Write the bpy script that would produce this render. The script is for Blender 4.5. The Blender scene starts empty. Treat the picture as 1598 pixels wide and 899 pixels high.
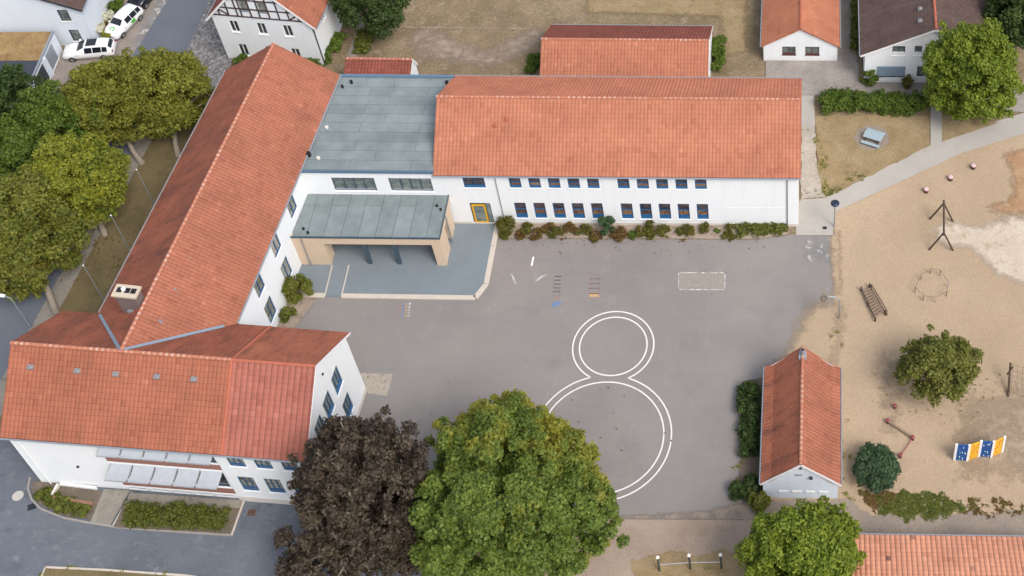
import bpy, bmesh, math, random
import numpy as np
from mathutils import Vector, Matrix

R = math.radians
S = bpy.context.scene
COL = S.collection
random.seed(7)

# ------------------------------------------------------------------ camera, sky, sun, exposure
CAM_H = 104.0
F_PX, PITCH, ROLL, CX, CY = 2342.46, 0.81801, 0.01386, 1266.84, 70.30   # drone camera; the photo is an off-centre crop
_fw = np.array([0, math.cos(PITCH), -math.sin(PITCH)])
_r0 = np.array([1.0, 0, 0]); _u0 = np.cross(_r0, _fw)
_r = math.cos(ROLL) * _r0 + math.sin(ROLL) * _u0
_u = -math.sin(ROLL) * _r0 + math.cos(ROLL) * _u0

cam = bpy.data.cameras.new('drone_camera')
cam.sensor_width = 36.0
cam.lens = F_PX / 1598 * 36.0
cam.shift_x = (799.0 - CX) / 1598
cam.shift_y = -(449.5 - CY) / 1598
cam.clip_start = 1.0; cam.clip_end = 2000
camo = bpy.data.objects.new('drone_camera', cam); COL.objects.link(camo)
m = Matrix.Identity(4)
for i in range(3):
    m[i][0] = _r[i]; m[i][1] = _u[i]; m[i][2] = -_fw[i]
m[2][3] = CAM_H
camo.matrix_world = m
S.camera = camo

SUN_EL, SUN_AZ = R(52), R(135)      # azimuth clockwise from north (+y): sun stands in the south-east
w = bpy.data.worlds.new('World'); S.world = w; w.use_nodes = True
wn = w.node_tree; wn.nodes.clear()
sky = wn.nodes.new('ShaderNodeTexSky'); sky.sky_type = 'NISHITA'; sky.sun_disc = False
sky.sun_elevation = SUN_EL; sky.sun_rotation = SUN_AZ
sky.air_density = 1.0; sky.dust_density = 4.0; sky.ozone_density = 1.0
bg = wn.nodes.new('ShaderNodeBackground'); bg.inputs[1].default_value = 0.15
hs = wn.nodes.new('ShaderNodeHueSaturation'); hs.inputs['Saturation'].default_value = 0.62
wo = wn.nodes.new('ShaderNodeOutputWorld')
wn.links.new(sky.outputs[0], hs.inputs['Color']); wn.links.new(hs.outputs[0], bg.inputs[0]); wn.links.new(bg.outputs[0], wo.inputs[0])

sl = bpy.data.lights.new('sun', 'SUN'); sl.energy = 1.2; sl.angle = R(22); sl.color = (1.0, 0.965, 0.92)
so = bpy.data.objects.new('sun', sl); COL.objects.link(so)
sd = Vector((math.sin(SUN_AZ) * math.cos(SUN_EL), math.cos(SUN_AZ) * math.cos(SUN_EL), math.sin(SUN_EL)))
so.rotation_euler = (-sd).to_track_quat('-Z', 'Y').to_euler()
so.location = (0, 0, 120)

S.view_settings.view_transform = 'Standard'; S.view_settings.look = 'None'
S.view_settings.gamma = 1; S.view_settings.use_curve_mapping = False
S.view_settings.exposure = 0.58
S.cycles.max_bounces = 5; S.cycles.diffuse_bounces = 3; S.cycles.transparent_max_bounces = 4

# ------------------------------------------------------------------ helpers
def at(px, py, z=0.0):
    """world point at height z seen at photograph pixel (px, py)"""
    d = _fw + _r * (px - CX) / F_PX - _u * (py - CY) / F_PX
    t = (CAM_H - z) / -d[2]
    return Vector((d[0] * t, d[1] * t, z))

def on_plane(px, py, P, n):
    d = Vector(_fw + _r * (px - CX) / F_PX - _u * (py - CY) / F_PX)
    o = Vector((0, 0, CAM_H)); P = Vector(P); n = Vector(n)
    return o + d * ((P - o).dot(n) / d.dot(n))

def tag(o, label=None, cat=None, group=None, kind=None):
    if label: o['label'] = label
    if cat: o['category'] = cat
    if group: o['group'] = group
    if kind: o['kind'] = kind
    return o

def thing(name, label, cat, loc=(0, 0, 0), rz=0, group=None):
    o = bpy.data.objects.new(name, None); COL.objects.link(o)
    o.empty_display_size = 0.5
    o.location = loc; o.rotation_euler = (0, 0, rz)
    return tag(o, label, cat, group)

def link(name, me, parent=None, loc=(0, 0, 0), rz=0, label=None):
    o = bpy.data.objects.new(name, me); COL.objects.link(o)
    o.location = loc; o.rotation_euler = (0, 0, rz)
    if parent is not None: o.parent = parent
    if label: o['label'] = label
    return o

def copy_tree(o, parent=None):
    c = o.copy(); COL.objects.link(c)
    if parent is not None: c.parent = parent
    for ch in list(o.children): copy_tree(ch, c)
    return c

class MB:
    """collects faces (with optional uv and material slot) and links them as ONE mesh"""
    def __init__(s, org=(0, 0, 0), yaw=0.0):
        s.v = []; s.f = []; s.uv = []; s.mi = []
        s.o = Vector(org); s.c = math.cos(yaw); s.s = math.sin(yaw)
    def T(s, p):
        x, y, z = p
        return (s.o.x + s.c * x - s.s * y, s.o.y + s.s * x + s.c * y, s.o.z + z)
    def face(s, pts, uv=None, mi=0):
        b = len(s.v)
        s.v += [s.T(p) for p in pts]
        s.f.append(tuple(range(b, b + len(pts))))
        s.uv.append(uv); s.mi.append(mi)
    def box(s, x0, x1, y0, y1, z0, z1, mi=0):
        a = [(x0, y0, z0), (x1, y0, z0), (x1, y1, z0), (x0, y1, z0), (x0, y0, z1), (x1, y0, z1), (x1, y1, z1), (x0, y1, z1)]
        for q in ((3, 2, 1, 0), (4, 5, 6, 7), (0, 1, 5, 4), (1, 2, 6, 5), (2, 3, 7, 6), (3, 0, 4, 7)):
            s.face([a[i] for i in q], mi=mi)
    def prism(s, poly, z0, z1, mi=0, bottom=True):
        n = len(poly)
        ar = sum(poly[i][0] * poly[(i + 1) % n][1] - poly[(i + 1) % n][0] * poly[i][1] for i in range(n))
        if ar < 0: poly = poly[::-1]
        s.face([(p[0], p[1], z1) for p in poly], mi=mi)
        if bottom: s.face([(p[0], p[1], z0) for p in poly[::-1]], mi=mi)
        for i in range(n):
            a, b = poly[i], poly[(i + 1) % n]
            s.face([(a[0], a[1], z0), (b[0], b[1], z0), (b[0], b[1], z1), (a[0], a[1], z1)], mi=mi)
    def bar(s, p, q, w, h=None, up=(0, 0, 1), mi=0):
        """rectangular bar from p to q"""
        h = h or w
        p = Vector(p); q = Vector(q); d = (q - p).normalized(); up = Vector(up)
        if abs(d.dot(up)) > 0.99: up = Vector((1, 0, 0))
        sx = d.cross(up).normalized() * w / 2; sz = sx.cross(d).normalized() * h / 2
        a = [p - sx - sz, p + sx - sz, p + sx + sz, p - sx + sz, q - sx - sz, q + sx - sz, q + sx + sz, q - sx + sz]
        for k in ((0, 1, 2, 3), (7, 6, 5, 4), (1, 0, 4, 5), (2, 1, 5, 6), (3, 2, 6, 7), (0, 3, 7, 4)):
            s.face([tuple(a[i]) for i in k], mi=mi)
    def tube(s, pts, r, n=8, mi=0, cap=True):
        pts = [Vector(p) for p in pts]; rs = r if isinstance(r, (list, tuple)) else [r] * len(pts)
        rings = []
        for i, p in enumerate(pts):
            d = (pts[min(i + 1, len(pts) - 1)] - pts[max(i - 1, 0)]).normalized()
            up = Vector((0, 0, 1)) if abs(d.z) < 0.9 else Vector((1, 0, 0))
            a = d.cross(up).normalized(); b = a.cross(d).normalized()
            rings.append([tuple(p + a * rs[i] * math.cos(2 * math.pi * k / n) + b * rs[i] * math.sin(2 * math.pi * k / n)) for k in range(n)])
        for i in range(len(rings) - 1):
            for k in range(n):
                s.face([rings[i][k], rings[i + 1][k], rings[i + 1][(k + 1) % n], rings[i][(k + 1) % n]][::-1], mi=mi)
        if cap:
            s.face(rings[0], mi=mi); s.face(rings[-1][::-1], mi=mi)
    def lathe(s, prof, c=(0, 0, 0), n=12, mi=0):
        for i in range(len(prof) - 1):
            for k in range(n):
                a0, a1 = 2 * math.pi * k / n, 2 * math.pi * (k + 1) / n
                (r0, z0), (r1, z1) = prof[i], prof[i + 1]
                pts = [(c[0] + r0 * math.cos(a0), c[1] + r0 * math.sin(a0), c[2] + z0), (c[0] + r0 * math.cos(a1), c[1] + r0 * math.sin(a1), c[2] + z0),
                       (c[0] + r1 * math.cos(a1), c[1] + r1 * math.sin(a1), c[2] + z1), (c[0] + r1 * math.cos(a0), c[1] + r1 * math.sin(a0), c[2] + z1)]
                if r0 < 1e-5: pts = [pts[0], pts[2], pts[3]]
                elif r1 < 1e-5: pts = pts[:3]
                s.face(pts, mi=mi)
    def wall(s, P, ex, L, z0, z1, holes=(), depth=0.14, mi=0, top=None):
        """vertical wall from P along ex; outside is to the right of ex; holes are (s0, s1, za, zb); top(s) gives a raking upper edge"""
        ex = Vector((ex[0], ex[1], 0)).normalized(); nin = Vector((-ex.y, ex.x, 0)); P = Vector((P[0], P[1], 0))
        def pt(a, z, d=0): return tuple(P + ex * a + nin * d + Vector((0, 0, z)))
        xs = sorted({0.0, L} | {h[0] for h in holes} | {h[1] for h in holes}); zs = sorted({z0, z1} | {h[2] for h in holes} | {h[3] for h in holes})
        for i in range(len(xs) - 1):
            for j in range(len(zs) - 1):
                mx, mz = (xs[i] + xs[i + 1]) / 2, (zs[j] + zs[j + 1]) / 2
                if any(h[0] < mx < h[1] and h[2] < mz < h[3] for h in holes): continue
                s.face([pt(xs[i], zs[j]), pt(xs[i + 1], zs[j]), pt(xs[i + 1], zs[j + 1]), pt(xs[i], zs[j + 1])], mi=mi)
        for a, b, c, d in holes:
            s.face([pt(a, c), pt(a, d), pt(a, d, depth), pt(a, c, depth)], mi=mi)
            s.face([pt(b, d), pt(b, c), pt(b, c, depth), pt(b, d, depth)], mi=mi)
            s.face([pt(a, d), pt(b, d), pt(b, d, depth), pt(a, d, depth)], mi=mi)
            s.face([pt(b, c), pt(a, c), pt(a, c, depth), pt(b, c, depth)], mi=mi)
        if top:
            s.face([pt(0, z1), pt(L, z1)] + [pt(a, z) for a, z in top], mi=mi)
    def slope(s, e0, e1, r1, r0, th=0.16, mi=0):
        """roof slab: eave e0->e1, upper edge r0->r1; uv in metres (u along eave, v up the slope)"""
        e0, e1, r0, r1 = [Vector(p) for p in (e0, e1, r0, r1)]
        ux = (e1 - e0).normalized(); n = ux.cross(r0 - e0).normalized(); vy = n.cross(ux)
        def uv(p): return ((p - e0).dot(ux), (p - e0).dot(vy))
        top = [e0, e1, r1, r0]; bot = [p - Vector((0, 0, th)) for p in top]
        s.face([tuple(p) for p in top], [uv(p) for p in top], mi)
        s.face([tuple(p) for p in bot[::-1]], [(0, 0)] * 4, mi)
        for i in range(4):
            a, b = i, (i + 1) % 4
            s.face([tuple(bot[a]), tuple(bot[b]), tuple(top[b]), tuple(top[a])], [uv(top[a]), uv(top[b]), uv(top[b]), uv(top[a])], mi)
    def mesh(s, name, mats, smooth=False):
        me = bpy.data.meshes.new(name)
        me.from_pydata(s.v, [], s.f)
        if not isinstance(mats, (list, tuple)): mats = [mats]
        for m_ in mats: me.materials.append(m_)
        if any(u is not None for u in s.uv):
            ul = me.uv_layers.new(name='UVMap')
            for p, u in zip(me.polygons, s.uv):
                if u is None: continue
                for li, q in zip(p.loop_indices, u): ul.data[li].uv = q
        me.polygons.foreach_set('material_index', s.mi)
        if smooth:
            b = bmesh.new(); b.from_mesh(me); bmesh.ops.remove_doubles(b, verts=b.verts, dist=1e-4); b.to_mesh(me); b.free()
            me.polygons.foreach_set('use_smooth', [True] * len(me.polygons))
        me.update(); return me
    def build(s, name, mats, parent=None, label=None, smooth=False, kind=None):
        if parent is not None:                       # mesh was drawn in world space: bring it into the (unrotated) root's space
            p = parent; off = Vector((0, 0, 0))
            while p is not None: off += Vector(p.location); p = p.parent
            s.v = [(a - off.x, b - off.y, c - off.z) for a, b, c in s.v]
        o = link(name, s.mesh(name, mats, smooth), parent, label=label)
        if kind: o['kind'] = kind
        return o

# ------------------------------------------------------------------ node materials
class NT:
    def __init__(s, name):
        s.m = bpy.data.materials.new(name); s.m.use_nodes = True
        s.t = s.m.node_tree; s.n = s.t.nodes; s.n.clear()
        s.out = s.n.new('ShaderNodeOutputMaterial'); s.b = s.n.new('ShaderNodeBsdfPrincipled')
        s.t.links.new(s.b.outputs[0], s.out.inputs[0])
        s._pos = None
    def set(s, sock, v):
        if isinstance(v, bpy.types.NodeSocket): s.t.links.new(v, sock)
        elif isinstance(v, (tuple, list)) and len(v) == 3 and sock.type == 'RGBA': sock.default_value = (*v, 1)
        else: sock.default_value = v
    def pos(s):
        if s._pos is None: s._pos = s.n.new('ShaderNodeNewGeometry')
        return s._pos.outputs['Position']
    def island(s):
        s.pos(); return s._pos.outputs['Random Per Island']
    def uv(s): return s.n.new('ShaderNodeTexCoord').outputs['UV']
    def objrand(s): return s.n.new('ShaderNodeObjectInfo').outputs['Random']
    def mapping(s, vec, scale=(1, 1, 1), rot=(0, 0, 0), loc=(0, 0, 0)):
        x = s.n.new('ShaderNodeMapping'); s.set(x.inputs['Vector'], vec)
        x.inputs['Scale'].default_value = scale; x.inputs['Rotation'].default_value = rot; x.inputs['Location'].default_value = loc
        return x.outputs[0]
    def noise(s, scale, detail=4, rough=0.55, vec=None, dist=0.0):
        x = s.n.new('ShaderNodeTexNoise'); s.set(x.inputs['Vector'], vec if vec is not None else s.pos())
        x.inputs['Scale'].default_value = scale; x.inputs['Detail'].default_value = detail; x.inputs['Roughness'].default_value = rough; x.inputs['Distortion'].default_value = dist
        return x.outputs['Fac']
    def voro(s, scale, vec=None, feature='F1', out='Distance', rand=1.0):
        x = s.n.new('ShaderNodeTexVoronoi'); s.set(x.inputs['Vector'], vec if vec is not None else s.pos()); x.feature = feature
        x.inputs['Scale'].default_value = scale; x.inputs['Randomness'].default_value = rand
        return x.outputs[out]
    def ramp(s, fac, stops, interp='LINEAR'):
        x = s.n.new('ShaderNodeValToRGB'); s.set(x.inputs[0], fac); x.color_ramp.interpolation = interp
        e = x.color_ramp.elements
        while len(e) < len(stops): e.new(0.5)
        for el, (p, c) in zip(e, stops):
            el.position = p; el.color = (*c, 1) if isinstance(c, tuple) else (c, c, c, 1)
        return x.outputs[0]
    def mix(s, fac, a, b, mode='MIX'):
        x = s.n.new('ShaderNodeMix'); x.data_type = 'RGBA'; x.blend_type = mode
        s.set(x.inputs[0], fac); s.set(x.inputs[6], a); s.set(x.inputs[7], b)
        return x.outputs[2]
    def math(s, op, a, b=0.0, c=None):
        x = s.n.new('ShaderNodeMath'); x.operation = op
        s.set(x.inputs[0], a); s.set(x.inputs[1], b)
        if c is not None: s.set(x.inputs[2], c)
        return x.outputs[0]
    def sep(s, v):
        x = s.n.new('ShaderNodeSeparateXYZ'); s.set(x.inputs[0], v); return x.outputs
    def comb(s, x_, y_, z_=0.0):
        x = s.n.new('ShaderNodeCombineXYZ'); s.set(x.inputs[0], x_); s.set(x.inputs[1], y_); s.set(x.inputs[2], z_); return x.outputs[0]
    def white(s, v):
        x = s.n.new('ShaderNodeTexWhiteNoise'); x.noise_dimensions = '3D'; s.set(x.inputs['Vector'], v); return x.outputs['Value']
    def bump(s, h, strength=0.4, dist=0.02):
        x = s.n.new('ShaderNodeBump'); s.set(x.inputs['Height'], h); x.inputs['Strength'].default_value = strength; x.inputs['Distance'].default_value = dist
        s.t.links.new(x.outputs[0], s.b.inputs['Normal'])
    def fin(s, col, rough=0.85, spec=0.3, metal=0.0):
        s.set(s.b.inputs['Base Color'], col); s.set(s.b.inputs['Roughness'], rough); s.b.inputs['Specular IOR Level'].default_value = spec; s.b.inputs['Metallic'].default_value = metal
        return s.m

def sc(c, k): return tuple(x * k for x in c)

def plain(name, c, rough=0.6, var=0.12, scale=3.0, spec=0.4, metal=0.0):
    t = NT(name)
    return t.fin(t.mix(t.noise(scale, 5), sc(c, 1 - var), sc(c, 1 + var)), rough, spec, metal)

def ground_mat(name, stops, scale, patches=None, grain=0.25, gscale=14.0, bump=0.5, extra=None, rough=0.95):
    """mottled ground: broad ramp, fine grain, optional second patch colour"""
    t = NT(name)
    col = t.ramp(t.noise(scale, 6, 0.6, dist=0.3), stops)
    if patches:
        for sc_, lo, hi, c, amt in patches:
            f = t.ramp(t.noise(sc_, 5, 0.62, vec=t.mapping(t.pos(), loc=(sc_ * 31, 7, 3))), [(lo, 0.0), (hi, 1.0)])
            col = t.mix(t.math('MULTIPLY', f, amt), col, c)
    g = t.noise(gscale, 3, 0.7)
    col = t.mix(1.0, col, t.ramp(g, [(0.2, 1 - grain), (0.8, 1 + grain)]), 'MULTIPLY')
    if extra: col = extra(t, col)
    t.bump(g, bump, 0.03)
    return t.fin(col, rough, 0.2)

def tile_mat(name, a, b, dark, stain=0.3, tw=0.30, th=0.36, joint=0.62, light=None, streak=(0.12, 1.2), sharp=(0.48, 0.72), bumpk=0.6, rowj=None):
    """clay roof tiles in metres of uv: single tiles differ, courses and joints, weather streaks down the slope"""
    t = NT(name); U, V, _ = t.sep(t.uv())
    u = t.math('DIVIDE', U, tw); v = t.math('DIVIDE', V, th)
    fu = t.math('FRACT', u); fv = t.math('FRACT', v)
    rnd = t.white(t.comb(t.math('FLOOR', u), t.math('FLOOR', v)))
    col = t.ramp(rnd, [(0.0, sc(a, 0.94)), (0.10, tuple(x * .65 + y * .35 for x, y in zip(a, b))), (0.5, tuple((x + y) / 2 for x, y in zip(a, b))), (0.95, tuple(x * .35 + y * .65 for x, y in zip(a, b))), (0.985, b), (1.0, light or sc(b, 1.12))])
    big = t.noise(0.35, 5, 0.6)
    col = t.mix(1.0, col, t.ramp(big, [(0.3, 0.86), (0.7, 1.12)]), 'MULTIPLY')
    sv = t.comb(t.math('MULTIPLY', U, streak[1]), t.math('MULTIPLY', V, streak[0] * 3))
    st = t.math('MULTIPLY', t.ramp(t.noise(0.8, 6, 0.7, vec=sv, dist=0.6), [(sharp[0], 0.0), (sharp[1], 1.0)]), stain)
    col = t.mix(st, col, dark)
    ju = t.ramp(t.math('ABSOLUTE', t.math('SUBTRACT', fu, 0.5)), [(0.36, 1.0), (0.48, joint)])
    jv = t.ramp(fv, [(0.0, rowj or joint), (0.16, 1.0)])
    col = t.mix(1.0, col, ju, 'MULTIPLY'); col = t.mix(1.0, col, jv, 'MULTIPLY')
    h = t.math('ADD', t.math('SINE', t.math('MULTIPLY', fu, math.pi)), t.math('MULTIPLY', t.math('SUBTRACT', 1.0, fv), 0.8))
    t.bump(h, bumpk, 0.05)
    return t.fin(col, 0.8, 0.25)

def leaf_mat(name, cols, accent=None, nscale=0.5, trans=0.33, acc=(0.60, 0.72), turn=None):
    """leaves: each leaf its own tint, boughs of differing tint"""
    t = NT(name)
    col = t.ramp(t.math('ADD', t.math('MULTIPLY', t.island(), 0.45), t.math('MULTIPLY', t.noise(nscale, 4, 0.65), 0.75)), [(0.25, cols[0]), (0.55, cols[1]), (0.85, cols[2])])
    if accent:
        f = t.noise(nscale * 0.55, 4, 0.7, vec=t.mapping(t.pos(), loc=(9, 4, 2)))
        if turn is not None:        # one side of the crown has turned yellow first
            P_ = t.sep(t.pos()); f = t.math('ADD', f, t.math('ADD', t.math('MULTIPLY', t.math('SUBTRACT', P_[1], turn[1]), 0.024), t.math('MULTIPLY', t.math('SUBTRACT', P_[0], turn[0]), turn[2])))
        col = t.mix(t.ramp(f, [(acc[0], 0.0), (acc[1], 0.85)]), col, accent)
    t.fin(col, 0.6, 0.3)
    tr = t.n.new('ShaderNodeBsdfTranslucent'); t.set(tr.inputs[0], t.mix(0.35, col, (0.25, 0.3, 0.03)))
    mx = t.n.new('ShaderNodeMixShader'); mx.inputs[0].default_value = trans
    t.t.links.new(t.b.outputs[0], mx.inputs[1]); t.t.links.new(tr.outputs[0], mx.inputs[2]); t.t.links.new(mx.outputs[0], t.out.inputs[0])
    return t.m

def plaster(name, c, dirt=0.06):
    t = NT(name)
    col = t.mix(t.noise(0.6, 6, 0.65), sc(c, 1 - dirt), c)
    z = t.sep(t.pos())[2]
    splash = t.math('MULTIPLY', t.ramp(t.math('ADD', z, t.math('MULTIPLY', t.noise(1.5, 5), 0.5)), [(0.25, 1.0), (0.75, 0.0)]), 0.25)
    st = t.ramp(t.noise(1.0, 5, 0.7, vec=t.mapping(t.pos(), scale=(2.2, 2.2, 0.18))), [(0.50, 0.0), (0.80, 0.45)])
    col = t.mix(st, col, sc(c, 0.80)); col = t.mix(splash, col, (0.42, 0.39, 0.35))
    t.bump(t.noise(25, 3), 0.15, 0.01)
    return t.fin(col, 0.9, 0.2)

def glass(name, c=(0.03, 0.04, 0.05), inner=None, scale=3.0):
    t = NT(name); col = c
    if inner:
        o = t.math('MULTIPLY', t.objrand(), 37.0)
        v = t.n.new('ShaderNodeVectorMath'); v.operation = 'ADD'; t.set(v.inputs[0], t.pos()); t.set(v.inputs[1], t.comb(o, o, o))
        f = t.math('ADD', t.noise(scale, 4, 0.7, vec=t.mapping(v.outputs[0], scale=(1, 1, 1.6))), t.math('MULTIPLY', t.math('SUBTRACT', t.objrand(), 0.5), 0.16))
        col = t.ramp(f, inner)
    return t.fin(col, 0.08, 0.6)

# ------------------------------------------------------------------ materials
M = {}
ORA = (0.367, 0.134, 0.077); ORB = (0.437, 0.178, 0.105)
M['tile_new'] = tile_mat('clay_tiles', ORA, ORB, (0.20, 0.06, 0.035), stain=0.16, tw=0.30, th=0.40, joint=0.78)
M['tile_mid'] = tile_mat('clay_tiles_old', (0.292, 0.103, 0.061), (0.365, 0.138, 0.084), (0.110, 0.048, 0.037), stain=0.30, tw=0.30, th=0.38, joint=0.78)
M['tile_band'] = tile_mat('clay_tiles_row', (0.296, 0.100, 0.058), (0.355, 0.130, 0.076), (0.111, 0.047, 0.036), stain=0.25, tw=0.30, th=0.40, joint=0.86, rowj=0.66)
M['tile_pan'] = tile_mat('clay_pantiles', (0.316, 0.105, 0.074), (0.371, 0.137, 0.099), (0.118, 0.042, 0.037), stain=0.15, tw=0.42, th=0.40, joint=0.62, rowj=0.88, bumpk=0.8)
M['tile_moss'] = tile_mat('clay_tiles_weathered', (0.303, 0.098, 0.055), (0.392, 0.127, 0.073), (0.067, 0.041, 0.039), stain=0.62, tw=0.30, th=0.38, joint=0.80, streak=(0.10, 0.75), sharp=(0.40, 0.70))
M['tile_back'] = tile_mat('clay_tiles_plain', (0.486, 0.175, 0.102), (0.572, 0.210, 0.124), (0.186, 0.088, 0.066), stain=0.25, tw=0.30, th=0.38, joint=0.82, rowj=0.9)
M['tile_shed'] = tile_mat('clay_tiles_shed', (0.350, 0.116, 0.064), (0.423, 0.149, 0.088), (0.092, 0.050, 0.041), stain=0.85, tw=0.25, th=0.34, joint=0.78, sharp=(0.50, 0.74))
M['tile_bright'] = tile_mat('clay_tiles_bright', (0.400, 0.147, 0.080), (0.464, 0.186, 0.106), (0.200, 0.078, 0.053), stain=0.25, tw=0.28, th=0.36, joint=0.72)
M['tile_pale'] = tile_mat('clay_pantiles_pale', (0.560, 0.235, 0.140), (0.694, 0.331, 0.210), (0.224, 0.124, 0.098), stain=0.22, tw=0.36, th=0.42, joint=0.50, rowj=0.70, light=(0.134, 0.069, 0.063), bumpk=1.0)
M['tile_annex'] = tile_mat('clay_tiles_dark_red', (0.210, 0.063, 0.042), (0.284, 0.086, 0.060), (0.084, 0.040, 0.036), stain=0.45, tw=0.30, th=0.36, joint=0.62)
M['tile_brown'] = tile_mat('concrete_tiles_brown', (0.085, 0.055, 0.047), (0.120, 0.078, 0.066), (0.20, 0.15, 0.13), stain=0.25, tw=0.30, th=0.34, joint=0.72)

def ridge_mat():
    t = NT('ridge_tiles'); U, V, _ = t.sep(t.uv())
    f = t.math('FRACT', t.math('DIVIDE', U, 0.42))
    mortar = t.math('MULTIPLY', t.ramp(t.math('ABSOLUTE', t.math('SUBTRACT', f, 0.5)), [(0.22, 0.0), (0.36, 1.0)]), t.ramp(t.noise(0.9, 5, 0.7), [(0.42, 0.05), (0.66, 1.0)]))
    return t.fin(t.mix(mortar, (0.40, 0.15, 0.090), (0.55, 0.40, 0.33)), 0.9, 0.2)
M['ridge'] = ridge_mat()
M['ridge_plain'] = plain('ridge_tiles_plain', (0.40, 0.12, 0.07), 0.85, 0.2, 6)
M['white'] = plaster('white_render', (0.805, 0.830, 0.845))
M['white_grey'] = plaster('white_render_aged', (0.686, 0.750, 0.823))
M['plinth'] = plain('plinth_render', (0.62, 0.58, 0.53), 0.9, 0.12, 3)
M['beige'] = plain('beige_stone', (0.60, 0.47, 0.35), 0.85, 0.08, 1.5)
M['brickband'] = plain('brick_parapet', (0.27, 0.13, 0.10), 0.9, 0.2, 8)
M['bluef'] = plain('blue_window_paint', (0.018, 0.085, 0.20), 0.45, 0.1)
M['blue2'] = plain('bright_blue_panel', (0.010, 0.105, 0.25), 0.45, 0.15)
M['slate'] = plain('slate_blue_frame', (0.05, 0.085, 0.12), 0.5, 0.1)
M['fascia'] = plain('blue_grey_fascia', (0.10, 0.17, 0.25), 0.5, 0.12)
M['dkframe'] = plain('dark_frame', (0.03, 0.035, 0.045), 0.5)
M['redframe'] = plain('dark_red_frame', (0.10, 0.03, 0.03), 0.6)
M['whitep'] = plain('white_paint', (0.80, 0.80, 0.79), 0.5, 0.06)
M['zinc'] = plain('zinc', (0.28, 0.32, 0.36), 0.45, 0.15, 4, metal=0.3)
M['lead'] = plain('valley_flashing', (0.23, 0.29, 0.36), 0.5, 0.12, 3)
M['steel'] = plain('galvanised_steel', (0.36, 0.37, 0.38), 0.45, 0.15, 5, metal=0.5)
M['yellow'] = plain('yellow_paint', (0.75, 0.42, 0.01), 0.4, 0.08)
M['glass'] = glass('dark_glass', inner=[(0.3, (0.012, 0.018, 0.022)), (0.7, (0.07, 0.09, 0.10))])
M['glass_b'] = glass('grey_green_glass', inner=[(0.3, (0.04, 0.06, 0.06)), (0.55, (0.16, 0.19, 0.18)), (0.8, (0.30, 0.32, 0.28))], scale=1.6)
M['glass_up'] = glass('classroom_glass', inner=[(0.35, (0.025, 0.025, 0.035)), (0.6, (0.10, 0.075, 0.085)), (0.75, (0.16, 0.05, 0.05))], scale=2.2)
M['glass_lo'] = glass('decorated_glass', inner=[(0.30, (0.02, 0.02, 0.025)), (0.44, (0.09, 0.055, 0.05)), (0.54, (0.22, 0.11, 0.06)), (0.60, (0.42, 0.20, 0.06)), (0.66, (0.30, 0.26, 0.20)), (0.74, (0.30, 0.06, 0.06)), (0.85, (0.35, 0.42, 0.48))], scale=7.0)
M['curtain'] = glass('curtained_glass', inner=[(0.3, (0.05, 0.06, 0.06)), (0.5, (0.28, 0.27, 0.22)), (0.75, (0.45, 0.44, 0.38))], scale=2.6)
M['shutter'] = plain('grey_blue_shutter', (0.20, 0.27, 0.33), 0.5, 0.08)
M['timber'] = plain('dark_timber', (0.070, 0.045, 0.045), 0.8, 0.3, 5)
M['awn'] = plain('grey_awning', (0.40, 0.43, 0.47), 0.7, 0.14, 2.2)
M['black'] = plain('black_plastic', (0.012, 0.012, 0.016), 0.5)
M['concrete'] = plain('concrete', (0.42, 0.40, 0.36), 0.9, 0.18, 2)
M['chimney'] = plain('chimney_slate', (0.16, 0.12, 0.115), 0.9, 0.25, 4)
M['capstone'] = plain('chimney_cap', (0.50, 0.43, 0.33), 0.9, 0.12, 3)

def bitumen():
    t = NT('bitumen_sheets')
    X, Y, _ = t.sep(t.uv())
    b = t.n.new('ShaderNodeTexBrick'); t.set(b.inputs['Vector'], t.uv())
    b.inputs['Color1'].default_value = (0.175, 0.210, 0.214, 1); b.inputs['Color2'].default_value = (0.205, 0.242, 0.246, 1); b.inputs['Mortar'].default_value = (0.125, 0.155, 0.160, 1)
    b.inputs['Scale'].default_value = 1.0; b.inputs['Brick Width'].default_value = 5.0; b.inputs['Row Height'].default_value = 1.0; b.inputs['Mortar Size'].default_value = 0.028; b.offset = 0.37
    col = t.mix(1.0, b.outputs[0], t.ramp(t.noise(0.5, 6, 0.65), [(0.3, 0.8), (0.7, 1.2)]), 'MULTIPLY')
    col = t.mix(t.ramp(t.noise(0.9, 5, 0.7, vec=t.mapping(t.pos(), loc=(4, 9, 1))), [(0.6, 0.0), (0.75, 0.5)]), col, (0.24, 0.23, 0.20))
    return t.fin(col, 0.9, 0.2)
M['bitumen'] = bitumen()

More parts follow.
